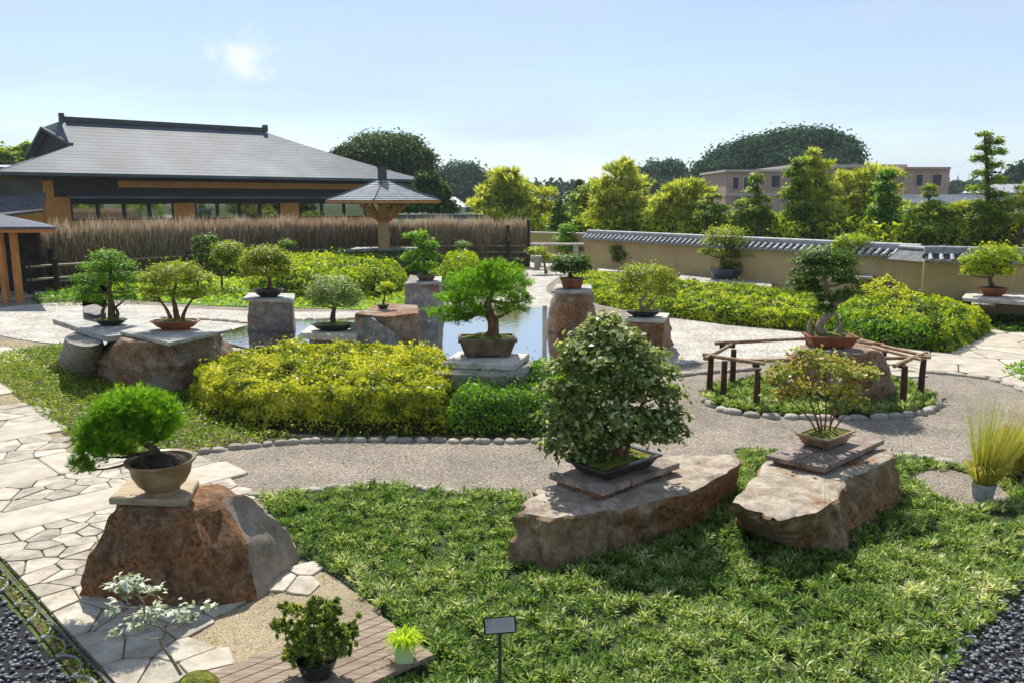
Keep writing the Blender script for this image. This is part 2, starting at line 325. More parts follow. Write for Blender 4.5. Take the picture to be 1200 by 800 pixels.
M['bamboo'] = surf('bamboo', [(.16, .12, .08), (.3, .24, .16), (.42, .35, .25)], 7, .3, .7)
M['brick_pink'] = surf('pink_render', [(.36, .23, .2), (.43, .28, .245), (.48, .33, .29)], 1.5, .1, .9)
M['concrete_pink'] = surf('pale_cornice', [(.42, .34, .31), (.5, .41, .38), (.56, .48, .44)], 2, .1, .9)
M['iron'] = surf('black_iron', [(.02, .02, .022), (.04, .04, .044), (.07, .07, .075)], 8, .1, .5)
M['pebble'] = surf('black_pebble', [(.05, .055, .062), (.13, .14, .155), (.26, .27, .29)], 30, .2, .5, spec=.5)
M['pebble_base'] = surf('pebble_bed', [(.01, .01, .012), (.03, .03, .034), (.06, .06, .065)], 40, 1, .9)
M['edge_tile'] = surf('edge_tile', [(.13, .14, .15), (.26, .27, .285), (.4, .41, .42)], 10, .2, .5, rand=.2)
M['basket'] = surf('grey_plastic', [(.2, .23, .23), (.3, .34, .34), (.4, .44, .43)], 10, .1, .5)
M['white_wall'] = surf('white_wall', [(.5, .5, .5), (.62, .62, .62), (.7, .7, .7)], 2, .05, .8)
def glassmat():
    m, t, b, o = newmat('window_glass'); l = t.links.new
    b.inputs['Base Color'].default_value = (.012, .02, .016, 1); b.inputs['Roughness'].default_value = .03; b.inputs['IOR'].default_value = 2.3
    b.inputs['Specular IOR Level'].default_value = 1.0; b.inputs['Coat Weight'].default_value = 1; b.inputs['Coat IOR'].default_value = 2.2; b.inputs['Coat Roughness'].default_value = .02
    return m
M['glass'] = glassmat()
M['far_glass'] = surf('far_glass', [(.02, .022, .03), (.04, .045, .055), (.07, .075, .09)], 2, 0, .4, spec=.2)
def watermat():
    m, t, b, o = newmat('pond_water'); l = t.links.new
    gl = t.nodes.new('ShaderNodeBsdfGlossy'); gl.inputs['Roughness'].default_value = .06; tr = t.nodes.new('ShaderNodeBsdfTransparent'); tr.inputs[0].default_value = (.82, .74, .55, 1)
    fr = t.nodes.new('ShaderNodeFresnel'); fr.inputs[0].default_value = 1.35; mi = t.nodes.new('ShaderNodeMixShader')
    tc = t.nodes.new('ShaderNodeTexCoord'); n = t.nodes.new('ShaderNodeTexNoise'); n.inputs['Scale'].default_value = 5; n.inputs['Detail'].default_value = 3; l(tc.outputs['Object'], n.inputs[0])
    bu = t.nodes.new('ShaderNodeBump'); bu.inputs['Strength'].default_value = .12; bu.inputs['Distance'].default_value = .02; l(n.outputs[0], bu.inputs['Height'])
    l(bu.outputs[0], gl.inputs['Normal']); l(bu.outputs[0], fr.inputs['Normal'])
    l(fr.outputs[0], mi.inputs[0]); l(tr.outputs[0], mi.inputs[1]); l(gl.outputs[0], mi.inputs[2]); l(mi.outputs[0], o.inputs[0])
    return m
M['water'] = watermat()
LF = {}
LF['pine'] = leafmat('pine_needles', [(.035, .10, .008), (.11, .26, .014), (.25, .47, .025), (.4, .62, .05)], .5)
LF['pine_dark'] = leafmat('dark_pine_needles', [(.02, .05, .012), (.055, .125, .018), (.13, .23, .028), (.24, .34, .05)], .4)
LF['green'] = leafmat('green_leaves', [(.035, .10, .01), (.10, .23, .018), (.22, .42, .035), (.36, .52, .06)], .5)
LF['soft'] = leafmat('soft_green_leaves', [(.07, .12, .03), (.17, .25, .07), (.33, .43, .14), (.5, .56, .26)], .45)
LF['olive'] = leafmat('olive_leaves', [(.06, .10, .012), (.18, .25, .02), (.38, .44, .035), (.56, .56, .07)], .5)
LF['maple'] = leafmat('maple_leaves', [(.045, .085, .015), (.15, .21, .045), (.36, .42, .15), (.76, .75, .5)], .45, .4, spec=.45)
LF['maple_gold'] = leafmat('gold_maple_leaves', [(.13, .17, .03), (.28, .32, .05), (.42, .4, .09), (.5, .27, .08)])
LF['yellow'] = leafmat('yellow_hedge_leaves', [(.08, .13, .01), (.32, .37, .025), (.62, .60, .05), (.82, .78, .14)], .45)
LF['lime'] = leafmat('lime_hedge_leaves', [(.05, .11, .008), (.22, .32, .015), (.48, .57, .028), (.68, .68, .06)], .5)
LF['hedge_dark'] = leafmat('dark_hedge_leaves', [(.012, .035, .008), (.03, .075, .012), (.06, .13, .02), (.12, .2, .04)], .3)
LF['cover'] = leafmat('ground_cover_leaves', [(.025, .075, .015), (.12, .235, .04), (.35, .44, .13), (.84, .82, .56)], .4, .6, spec=.15)
LF['cover_y'] = leafmat('yellow_ground_cover', [(.05, .12, .012), (.17, .27, .02), (.34, .42, .04), (.55, .52, .10)], .4)
LF['white'] = leafmat('pale_variegated_leaves', [(.12, .17, .09), (.42, .48, .36), (.62, .66, .56), (.76, .78, .72)], .25)
LF['fern'] = leafmat('yellow_green_fern', [(.3, .45, .02), (.5, .66, .03), (.62, .75, .05), (.7, .78, .1)], .5)
LF['shrub'] = leafmat('shrub_leaves', [(.06, .11, .02), (.17, .25, .04), (.34, .42, .09), (.56, .5, .2)], .4)
LF['straw'] = leafmat('straw_blades', [(.16, .25, .03), (.36, .42, .06), (.54, .5, .12), (.5, .26, .1)], .45)
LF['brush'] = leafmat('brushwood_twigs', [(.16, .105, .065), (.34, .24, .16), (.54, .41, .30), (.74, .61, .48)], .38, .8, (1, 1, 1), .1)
LF['tree_dark'] = leafmat('dark_tree_leaves', [(.016, .045, .012), (.04, .09, .02), (.08, .15, .03), (.14, .22, .05)], .3, .7, (1.1, 1.15, .8), .1)
LF['tree_far'] = leafmat('far_tree_leaves', [(.012, .045, .024), (.026, .08, .04), (.05, .125, .055), (.09, .18, .075)], .25, .8, (1, 1.1, .9), .05)
LF['tree_yellow'] = leafmat('yellow_tree_leaves', [(.14, .19, .03), (.33, .38, .05), (.54, .57, .11), (.7, .69, .22)], .58)
LF['tree_mid'] = leafmat('mid_green_tree_leaves', [(.05, .11, .012), (.16, .26, .022), (.32, .44, .045), (.52, .54, .08)], .58)

# ------------------------------------------------------------ foliage
def unit(a): return a / np.maximum(np.linalg.norm(a, axis=1, keepdims=True), 1e-9)
def leaves(C, D, N, Ln, Wd, kind, tone):
    n = len(C); D = unit(D); Sd = unit(np.cross(D, N)); N = np.cross(Sd, D)
    Ln = (Ln * np.ones(n))[:, None]; Wd = (Wd * np.ones(n))[:, None]
    if kind == 'leaf':
        v = np.stack([C - D * Ln * .5, C + Sd * Wd * .5 + N * Wd * .18 - D * Ln * .05, C + D * Ln * .5 - N * Ln * .1, C - Sd * Wd * .5 + N * Wd * .18 - D * Ln * .05], 1)
        f = np.arange(4 * n).reshape(n, 4); k = 4
    elif kind == 'needle':
        v = np.stack([C - Sd * Wd * .5, C + Sd * Wd * .5, C + D * Ln], 1); f = np.arange(3 * n).reshape(n, 3); k = 3
    else:   # arching blade, tip hanging
        m = C + D * Ln * .55; e = C + D * Ln * .9; e[:, 2] -= Ln[:, 0] * .35
        v = np.stack([C - Sd * Wd * .3, C + Sd * Wd * .3, m + Sd * Wd * .5, m - Sd * Wd * .5, e + Sd * Wd * .12, e - Sd * Wd * .12], 1)
        b = np.arange(n)[:, None] * 6; f = np.concatenate([b + np.array([[0, 1, 2, 3]]), b + np.array([[3, 2, 4, 5]])]); k = 6
    return v.reshape(-1, 3), f, np.repeat(tone, k)
def crown_mesh(pads, n, ln, wd, kind='leaf', clump=10, crad=.3, up=.5, shell=.35, hollow=0.0, squash=.7, tuft=1, outw=.8, jt=.18, out_=1.0):
    """pads: rows cx cy cz rx ry rz.  Leaves gather in clumps that sit near the surface of each pad."""
    P = np.array(pads, float); ar = (P[:, 3] * P[:, 4] + P[:, 3] * P[:, 5] + P[:, 4] * P[:, 5]); pr = ar / ar.sum()
    nc = max(len(P) * 2, n // (clump * tuft)); pi = R.choice(len(P), nc, p=pr)
    d = unit(R.normal(size=(nc, 3))); d[:, 2] = np.where(d[:, 2] < -.25, -d[:, 2] * .6, d[:, 2]); d = unit(d)
    rr = out_ - shell * R.random(nc) ** 1.6; cc = P[pi, :3] + d * P[pi, 3:] * rr[:, None]
    sz = (P[pi, 3:].mean(1)); m = max(1, n // (nc * tuft)); cr = np.minimum(sz * crad, ln * 2.6)[:, None] * R.uniform(.6, 1.3, (nc, 1))
    idx = np.repeat(np.arange(nc), m); q = R.normal(size=(nc * m, 3)) * .55; q[:, 2] *= squash
    C = cc[idx] + q * cr[idx]; out = unit(d[idx] * outw + R.normal(size=(nc * m, 3)) * .5 + np.array([0, 0, up]))
    ct = R.normal(0, jt, nc)[idx]
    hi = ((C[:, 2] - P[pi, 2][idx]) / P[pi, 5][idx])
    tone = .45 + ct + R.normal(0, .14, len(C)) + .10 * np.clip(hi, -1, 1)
    if tuft > 1:
        j = np.repeat(np.arange(len(C)), tuft); C = C[j]; D = unit(out[j] + R.normal(size=(len(j), 3)) * .6); tone = tone[j] + R.normal(0, .06, len(j))
        Nn = R.normal(size=(len(j), 3)); L_ = ln * R.uniform(.7, 1.2, len(j))
    else:
        Nn = out; D = np.cross(out, R.normal(size=out.shape)) + out * .25 + np.array([0, 0, -.15]); L_ = ln * R.uniform(.65, 1.3, len(C))
    return leaves(C, D, Nn, L_, wd * R.uniform(.8, 1.2, len(C)), kind, np.clip(tone, 0, 1))
def subpads(pads, y, k=1.0, dep=.9, jit=.25):
    out = []
    for (px, py, rx, rz) in pads:
        c = V(px, py, y); m = mpp(y); out.append((c.x, c.y + (random.random() - .5) * 2 * jit * rx * m, c.z, rx * m, rx * m * dep, rz * m))
    return out
def limbs(mb, trunk, pads, r, twigs=3):
    for p in pads:
        c = Vector(p[:3]); best = min(trunk, key=lambda q: (Vector(q) - c).length + max(0, q[2] - c.z) * 2.5)
        a = Vector(best)
        if (a - c).length < .02: continue
        mid = (a + c) / 2 + Vector((0, 0, -.1 * (c - a).length)); e = c + Vector((0, 0, -.35 * p[5]))
        mb.tube(smoothline([a, mid, e], 3), [r, r * .85, r * .75, r * .65, r * .5, r * .4, r * .3], 5)
        for k in range(twigs):
            an = random.random() * 6.28; t = e + Vector((math.cos(an) * p[3] * .7, math.sin(an) * p[4] * .7, p[5] * .35))
            mb.tube([mid.lerp(e, .6), e.lerp(t, .5) + Vector((0, 0, .03 * p[3])), t], [r * .4, r * .28, r * .12], 4)
def pot_part(root, c, shape, w, d, h, m, yaw, fill='moss'):
    mb = MB(); c = Vector(c)
    if shape == 'rect':
        X = Vector((math.cos(yaw), math.sin(yaw), 0)); Y_ = Vector((-math.sin(yaw), math.cos(yaw), 0))
        def ring(a, b, z): return [c + X * a * i + Y_ * b * j + Vector((0, 0, z)) for i, j in ((-1, -1), (1, -1), (1, 1), (-1, 1))]
        lv = [(.76, .74, .1), (.8, .78, .14), (.96, .96, .82), (1.03, 1.04, .84), (1.03, 1.04, 1), (.92, .9, 1), (.9, .88, .8)]
        v = []; f = []
        for a, b, z in lv: v += ring(w / 2 * a, d / 2 * b, h * z)
        for i in range(len(lv) - 1):
            for k in range(4): f.append((i * 4 + k, i * 4 + (k + 1) % 4, i * 4 + 4 + (k + 1) % 4, i * 4 + 4 + k))
        f.append((3, 2, 1, 0)); mb.add(v, f)
        for i, j in ((-1, -1), (1, -1), (1, 1), (-1, 1)): mb.box(c + X * w * .3 * i + Y_ * d * .3 * j + Vector((0, 0, h * .06)), (w * .14, d * .16, h * .12), yaw)
        pot = mb.build('pot', m, root)
        fl = MB(); n = 6; v = []; f = []
        for i in range(n + 1):
            for j in range(n + 1):
                a, b = i / n * 2 - 1, j / n * 2 - 1; z = h * .9 + h * .3 * (1 - a * a) * (1 - b * b) * random.uniform(.6, 1.3)
                v.append(c + X * w * .45 * a + Y_ * d * .44 * b + Vector((0, 0, z)))
        for i in range(n):
            for j in range(n): f.append((i * (n + 1) + j, (i + 1) * (n + 1) + j, (i + 1) * (n + 1) + j + 1, i * (n + 1) + j + 1))
        fl.add(v, f); fl.build('moss' if fill == 'moss' else 'soil', M[fill], root, smooth=True)
    else:
        prof = [(.62, 0), (.62, .08), (.58, .1), (.8, .35), (.93, .65), (.97, .82), (1.05, .84), (1.07, .95), (1.04, 1), (.93, 1), (.9, .84)]
        if shape == 'bowl': prof = [(.52, 0), (.53, .13), (.5, .15), (.72, .33), (.88, .6), (.93, .85), (.97, .9), (1.06, .97), (1.06, 1.03), (.95, 1.0), (.88, .84)]
        mb.lathe(c, [(a * w / 2, b * h) for a, b in prof], 32, 1, d / w, yaw); pot = mb.build('pot', m, root, smooth=True, sharp=40)
        fl = MB(); fl.lathe(c, [(w / 2 * .91, h * .86), (w / 2 * .7, h * 1.0), (w / 2 * .4, h * 1.12), (w * .05, h * 1.18)], 20, 1, d / w, yaw)
        fl.build('moss' if fill == 'moss' else 'soil', M[fill], root, smooth=True)
    return pot
def bonsai(name, label, px, py, z, pot, trunk, pads, r0, leaf, n, ln, wd, kind='leaf', bark='bark', cat='bonsai', group='bonsai trees shown on the stones', tw=3, dep=.9, jit=.35, extra_trunks=(), flat=True, **ck):
    """px, py, z: foot of the pot; trunk and pads in photo pixels at the tree's own distance"""
    b = G(px, py, z); y = b.y; m = mpp(y)
    root = thing(name, b, label, cat, group)
    if pot:
        shape, w, dp, h, mat, yaw, fill = pot
        pot_part(root, b, shape, w * m, dp * m, h * m, M[mat], math.radians(yaw), fill)
    tp = smoothline([V(a, c, y) for a, c in trunk], 4)
    nT = len(tp); tb = MB()
    for i, q in enumerate(tp): q.y += .02 * math.sin(i * 1.3) * r0 * m * 8
    rad = [r0 * m * (1.25 if i == 0 else 1) * (1 - .75 * i / nT) for i in range(nT)]
    tb.tube(tp, rad, 9, jit=.25); tl = [tuple(q) for q in tp[nT // 3:]]
    for et in extra_trunks:
        e = smoothline([V(a, c, y) for a, c in et], 4); tb.tube(e, [r0 * m * .7 * (1 - .75 * i / len(e)) for i in range(len(e))], 7, jit=.2); tl += [tuple(q) for q in e[len(e) // 3:]]
    if ck.get('up', 0) >= .8 and name == 'bonsai_tree' and flat: pads = [(a, b_, c_ * 1.03, d_ * .74) for a, b_, c_, d_ in pads]
    P = subpads(pads, y, dep=dep, jit=jit)
    limbs(tb, tl, P, r0 * m * .38, tw)
    tb.build('trunk', M[bark], root, smooth=True)
    v, f, t = crown_mesh(P, n, ln, wd, kind, **ck)
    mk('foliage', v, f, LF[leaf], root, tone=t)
    return root
def moundfoliage(poly, h, dens, ln, wd, leaf, rnd=.35, seed=1, kind='leaf', jt=.16, bump=.12, z0=0.0, bare=0.0, up=.7, sides=True):
    """leaf cover over a clipped mass: returns leaf mesh data and a twiggy inner body"""
    n = int(area(poly) * dens); x, y = sample(poly, n)
    def hh(x, y):
        d = edged(poly, x, y); e = np.clip(d / rnd, 0, 1); b = vnoise(x * 2.3, y * 2.3, seed) * .6 + vnoise(x * 6, y * 6, seed + 5) * .4
        return h * (np.sqrt(1 - (1 - e) ** 2) * (1 - bump * 1.3) + bump * 2 * b * np.minimum(1, e + .3)), d
    H_, d = hh(x, y); z = z0 + H_ - R.exponential(.035 + .05 * h, n); sp_ = (R.random(n) < .10) & (h > .3); z = np.where(sp_, z0 + H_ + R.exponential(.045, n), z)
    side = R.random(n) < np.clip(1.1 - d / (rnd * .6), 0, .85); z = np.where(side, z0 + H_ * R.uniform(bare, 1, n), z); z = np.maximum(z, z0 + .01)
    C = np.stack([x, y, z], 1); out = unit(R.normal(size=(n, 3)) * .6 + np.array([0, 0, up]))
    if sides and h > .3:
        pl = [np.array(q[:2]) for q in poly]; sg = [np.hypot(*(pl[(i + 1) % len(pl)] - pl[i])) for i in range(len(pl))]; ns = int(sum(sg) * h * dens * .8)
        k = R.choice(len(pl), ns, p=np.array(sg) / sum(sg)); A0 = np.array(pl); B0 = np.roll(A0, -1, 0); e = R.random(ns)[:, None]; q = A0[k] + (B0[k] - A0[k]) * e; cen = A0.mean(0); u = R.uniform(bare, 1, ns) ** .85
        inn = rnd * (1 - np.sqrt(np.clip(1 - u * u, 0, 1))) * .9 + R.exponential(.045, ns) - .045 + .15 * vnoise((q[:, 0] + q[:, 1]) * 5, u * h * 9, seed); dr = unit(cen - q); q = q + dr * inn[:, None]
        x = np.concatenate([x, q[:, 0]]); y = np.concatenate([y, q[:, 1]]); C = np.concatenate([C, np.stack([q[:, 0], q[:, 1], z0 + u * h * .97], 1)]); out = np.concatenate([out, unit(R.normal(size=(ns, 3)) * .6 + np.stack([-dr[:, 0], -dr[:, 1], .5 + 0 * dr[:, 0]], 1))]); n += ns
    zz = C[:, 2]; tone = .44 + (vnoise(x * 5 + zz * 3, y * 5 + zz * 8, seed + 9) - .5) * jt * 3 + (vnoise(x * .9, y * .9, seed + 3) - .5) * jt * 1.5 + R.normal(0, .13, n)
    if kind == 'needle': D = out
    else: D = np.cross(out, R.normal(size=out.shape)) + np.array([0, 0, .35])
    return leaves(C, D, out, ln * R.uniform(.6, 1.3, n), wd * R.uniform(.8, 1.2, n), kind, np.clip(tone, 0, 1)), hh
def grid_body(poly, hh, k, step, z0=0.0):
    P = np.array([q[:2] for q in poly]); lo = P.min(0); hi = P.max(0); nx = max(3, int((hi[0] - lo[0]) / step)); ny = max(3, int((hi[1] - lo[1]) / step))
    X, Y_ = np.meshgrid(np.linspace(lo[0], hi[0], nx), np.linspace(lo[1], hi[1], ny), indexing='ij'); x = X.ravel(); y = Y_.ravel()
    H_, d = hh(x, y); ins = inside(poly, x, y) & (d > step * .8); z = np.where(ins, H_ * k * np.clip(d / (step * 3), .3, 1), -.02) + z0
    f = []
    I = ins.reshape(nx, ny)
    for i in range(nx - 1):
        for j in range(ny - 1):
            if I[i:i + 2, j:j + 2].any(): a = i * ny + j; f.append((a, a + ny, a + ny + 1, a + 1))
    return np.stack([x, y, z], 1), np.array(f)
def hedge(name, label, poly, h, dens, ln, wd, leaf, cat='hedge', group='clipped hedges', rnd=.35, seed=1, bare=0.0, **k):
    c = np.mean([q[:2] for q in poly], 0); root = thing(name, (c[0], c[1], 0), label, cat, group)
    (v, f, t), hh = moundfoliage(poly, h, dens, ln, wd, leaf, rnd, seed, bare=bare, **k)
    mk('foliage', v, f, LF[leaf], root, tone=t)
    v, f = grid_body(poly, hh, .86, .12 if h < 1 else .2); mk('twigs', v, f, M['inner'], root, smooth=True)
    return root
def cover(name, label, poly, h, dens, ln, wd, leaf, base='earth', zb=.02, seed=1, cat='ground cover', **k):
    """creeping plants nobody could count, over their bed of soil"""
    mb = MB(); mb.prism([(a[0], a[1], -.1) for a in poly], [(a[0], a[1], zb) for a in poly]); o = mb.build('planting_bed', M[base]); tag(o, kind='structure')
    (v, f, t), hh = moundfoliage(poly, h, dens, ln, wd, leaf, .12, seed, z0=zb, **k)
    o = mk(name, v, f, LF[leaf], tone=t); tag(o, label, cat, None, 'stuff'); return o
def sheet(name, poly, z, m, kind='structure'):
    o = mk(name, [(a[0], a[1], z) for a in poly], [tuple(range(len(poly)))], m); o['kind'] = kind; return o

# ------------------------------------------------------------ rocks and slabs
def rock(name, label, top, bot, zt, mat, seed=1, amp=.05, cell=.35, cat='rock', group='display rocks that carry the bonsai', crag=.05, k=5, lev=9, parent=None, topmat=None, face=None, bulge=0.0, rnd_=False):
    """top, bot: the same number of pixel corners, on the planes z = zt and z = 0"""
    T = [G(a[0], a[1], a[2] if len(a) > 2 else zt) for a in top]; B = [G(a[0], a[1], 0) for a in bot]; n = len(T)
    for q in B: q.z = -.06
    c = sum((Vector((q.x, q.y, 0)) for q in B), Vector()) / n; cen = sum(T, Vector()) / n
    tl = []; bl = []
    for i in range(n):
        for j in range(k):
            tl.append(T[i].lerp(T[(i + 1) % n], j / k)); bl.append(B[i].lerp(B[(i + 1) % n], j / k))
    if rnd_:
        def sm(P):
            o_ = []
            for i in range(n):
                p0, p1, p2, p3 = P[i - 1], P[i], P[(i + 1) % n], P[(i + 2) % n]
                for j in range(k): t = j / k; o_.append(p0 * ((1 - t) ** 3 / 6) + p1 * ((3 * t ** 3 - 6 * t * t + 4) / 6) + p2 * ((-3 * t ** 3 + 3 * t * t + 3 * t + 1) / 6) + p3 * (t ** 3 / 6))
            return o_
        cb = sum(B, Vector()) / n; ct = cen; tl = [ct + (q - ct) * 1.14 for q in sm(T)]; bl = [cb + (q - cb) * 1.3 for q in sm(B)]
    N = n * k; off = Vector((seed * 3.7, seed * 1.9, seed * 5.3)); v = []
    def disp(p, w):
        q = (p + off) / cell; d = mn.voronoi(q)[0]; a = (d[1] - d[0]); fr = mn.fractal(q * 1.4, .9, 2.1, 4)
        o = Vector((p.x - c.x, p.y - c.y, 0)); o.normalize()
        return p + o * (crag * (min(a, .5) - .25) * 2 + amp * fr) * w + Vector((0, 0, fr * amp * .35 * w))
    for i in range(lev + 1):
        t = i / lev; w = 1.0 if i < lev else .85
        for j in range(N):
            p = bl[j].lerp(tl[j], t ** .9); od = Vector((p.x - c.x, p.y - c.y, 0)).normalized(); p = p + od * bulge * math.sin(math.pi * min(1, t * .9 + .05))
            if i == lev: p = p.lerp(cen, .02); p.z -= .012
            v.append(disp(p, w))
    for s in (.9, .7, .45, .2):
        for j in range(N):
            p = cen.lerp(disp(tl[j], .85), s); fr = mn.fractal((p + off) / cell * 1.6, .9, 2.1, 4); d = mn.voronoi((p + off) / (cell * 1.4))[0]
            p.z += fr * amp * .35 + (d[1] - d[0] - .3) * amp * .35; v.append(p)
    v.append(cen.copy()); f = []; rings = lev + 5
    for i in range(rings - 1):
        for j in range(N): f.append((i * N + j, i * N + (j + 1) % N, (i + 1) * N + (j + 1) % N, (i + 1) * N + j))
    e = (rings - 1) * N
    for j in range(N): f.append((e + j, e + (j + 1) % N, len(v) - 1))
    o = mk(name, v, f, mat, parent, None if parent else c, smooth=True, sharp=24)
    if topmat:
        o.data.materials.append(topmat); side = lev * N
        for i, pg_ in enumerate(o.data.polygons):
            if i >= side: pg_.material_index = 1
    if face:
        o.data.materials.append(face[1]); ix = len(o.data.materials) - 1
        for i, pg_ in enumerate(o.data.polygons):
            if i < lev * N and (i % N) // k in face[0]: pg_.material_index = ix
    if not parent: tag(o, label, cat, group)
    return o
def slab(name, label, cor, zt, th, mat, cat='stone slab', group='slabs under the bonsai pots', seg=6, jit=.012, seed=0, parent=None):
    """cor: corner pixels of the upper face, on the plane z = zt"""
    T = [G(a, b, zt) for a, b in cor]
    ar = sum(T[i].x * T[(i + 1) % len(T)].y - T[(i + 1) % len(T)].x * T[i].y for i in range(len(T)))
    if ar < 0: T = T[::-1]
    rs = random.Random(seed + len(cor)); n = len(T); c = sum(T, Vector()) / n; lo = []; mid = []; top = []
    for i in range(n):
        for j in range(seg):
            p = T[i].lerp(T[(i + 1) % n], j / seg); o = (p - c).normalized(); w = rs.uniform(-1, 1) * jit
            q = p + o * w; lo.append(Vector((q.x, q.y, zt - th)) - o * jit * .8); mid.append(Vector((q.x, q.y, zt - .008 - rs.random() * .006))); top.append(Vector((q.x, q.y, zt)) - o * .01)
    N = len(top); v = lo + mid + top; f = [tuple(range(N - 1, -1, -1)), tuple(range(2 * N, 3 * N))]
    for a in (0, N): f += [(a + i, a + (i + 1) % N, a + N + (i + 1) % N, a + N + i) for i in range(N)]
    o = mk(name, v, f, mat, parent, None if parent else (c.x, c.y, zt - th))
    if not parent: tag(o, label, cat, group)
    return o

# ============================================================ THE GROUND AND THE PATHS
o = mk('ground', [(-900, -400, 0), (900, -400, 0), (900, 1500, 0), (-900, 1500, 0)], [(0, 1, 2, 3)], M['grassland']); o['kind'] = 'structure'
gravel = sheet('gravel_path', PX([(-420, 470), (-160, 352), (40, 346), (300, 362), (560, 326), (615, 306), (700, 304), (1260, 352), (1420, 420), (1560, 560), (1210, 610), (1000, 660), (600, 660), (330, 720), (200, 640)], 0), .006, M['gravel'])
sheet('white_gravel_area', curve([(740, 385), (800, 374), (900, 384), (975, 398), (1000, 412), (930, 420), (830, 424), (770, 424)], 4), .011, M['white_gravel'])
sheet('white_gravel_bend', curve([(560, 372), (590, 345), (620, 322), (600, 306), (640, 300), (690, 304), (660, 322), (640, 338), (655, 352), (690, 372), (690, 400), (640, 372)], 4), .0155, M['white_gravel'])
sheet('white_gravel_shore', curve([(-60, 372), (60, 356), (160, 358), (300, 366), (480, 366), (500, 376), (440, 384), (320, 392), (250, 404), (340, 416), (330, 434), (190, 436), (140, 410), (20, 398)], 4), .0205, M['white_gravel'])
pondo = curve([(258, 399), (300, 382), (400, 377), (480, 380), (520, 368), (590, 362), (645, 364), (700, 385), (700, 415), (640, 440), (520, 445), (400, 425), (300, 412)], 5)
sheet('pond_bed', pondo, .027, M['sand'])
sheet('pond_water', pondo, .06, M['water'])

sheet('sand_shoal', curve([(262, 399), (300, 387), (345, 389), (360, 400), (352, 412), (300, 413)], 5), .052, M['wet_sand'])
sheet('sand_shoal', curve([(488, 386), (515, 384), (540, 392), (530, 410), (500, 416), (480, 405)], 5), .052, M['wet_sand'])

# edging stones: one shared lump, each stone a part of the path it lines
def lump(seed, m, n=9):
    rs = random.Random(seed); v = []; prof = [(.86, -.5), (1, 0), (.86, .36), (.5, .52)]
    for r, z in prof:
        for k in range(n):
            a = 6.2832 * k / n; q = r * (1 + .14 * math.sin(a * 2 + seed) + .07 * rs.uniform(-1, 1)); v.append((q * math.cos(a) * .5, q * math.sin(a) * .5, z + .03 * rs.uniform(-1, 1)))
    f = [(i * n + k, i * n + (k + 1) % n, (i + 1) * n + (k + 1) % n, (i + 1) * n + k) for i in range(3) for k in range(n)] + [tuple(3 * n + k for k in range(n))]
    return mkmesh('edging_stone', v, f, m, smooth=True, sharp=50)
lumps = [lump(i, M['cobble']) for i in range(5)]
def edging(pts, ln, wd, h, closed=False, z=.0):
    P = smoothline([G(a, b) for a, b in pts], 8); tot = 0; pos = 0.0; nxt = 0.0
    for i in range(len(P) - 1):
        sg = P[i + 1] - P[i]; l = sg.length
        while nxt < pos + l:
            p = P[i] + sg * ((nxt - pos) / l); k = random.uniform(.72, 1.25)
            o = link('edging_stone', random.choice(lumps), gravel, (p.x + random.uniform(-.02, .02), p.y + random.uniform(-.02, .02), z + h * .25))
            o.scale = (ln * k * .97, wd * random.uniform(.85, 1.15), h * random.uniform(.8, 1.2)); o.rotation_euler = (random.uniform(-.08, .08), random.uniform(-.08, .08), math.atan2(sg.y, sg.x) + random.uniform(-.12, .12) + (math.pi if random.random() < .5 else 0)); nxt += ln * k
        pos += l
edging([(222, 536), (250, 529), (300, 524), (360, 519), (440, 517), (520, 518), (600, 519), (645, 517)], .19, .13, .085)
edging([(305, 582), (350, 578), (400, 572), (440, 568), (500, 575), (560, 579), (605, 580)], .23, .13, .07)
edging([(868, 530), (890, 531)], .22, .14, .1)
edging([(1048, 538), (1080, 538), (1110, 545), (1140, 553), (1180, 560), (1230, 566)], .26, .17, .11)
edging([(826, 462), (832, 474), (850, 483), (890, 489), (950, 491), (1020, 491), (1075, 486), (1097, 476), (1095, 468)], .27, .17, .1)
edging([(800, 440), (850, 436), (905, 432)], .5, .2, .09)
edging([(985, 438), (1040, 436), (1090, 437), (1150, 443), (1185, 452), (1215, 466)], .3, .2, .08)
edging([(250, 402), (275, 404), (300, 408), (345, 412)], .3, .2, .08)
edging([(140, 372), (200, 374), (260, 377), (300, 380), (360, 376), (420, 375), (470, 377)], .33, .2, .1)
edging([(520, 368), (560, 363), (600, 361), (645, 364)], .4, .25, .1)

# paved path of flagstones: s runs along it away from the camera, w across it
sheet('gravel_patch', PX([(236, 800), (236, 742), (300, 702), (398, 684), (445, 715), (460, 760), (330, 812)]), .016, M['fine_gravel'])
paving = sheet('paved_path', PX([(175, 850), (130, 800), (0, 655), (-150, 520), (-250, 430), (-100, 392), (60, 404), (0, 440), (92, 525), (160, 550), (228, 535), (300, 582), (348, 655), (398, 684), (300, 700), (240, 740), (278, 768), (230, 850)]), .013, M['fine_gravel'])
PA = np.array(G(130, 800)[:2]); PU = np.array(G(0, 655)[:2]) - PA; PU /= np.linalg.norm(PU); PV = np.array([-PU[1], PU[0]]) * -1
if PV[0] < 0: PV = -PV
pave_poly = [p[:2] for p in PX([(190, 850), (130, 800), (0, 655), (-150, 520), (-250, 430), (-100, 392), (60, 404), (-2, 447), (92, 527), (160, 550), (228, 537), (296, 584), (330, 630), (348, 655), (396, 682), (340, 700), (300, 702), (245, 738), (278, 766), (230, 850)])]
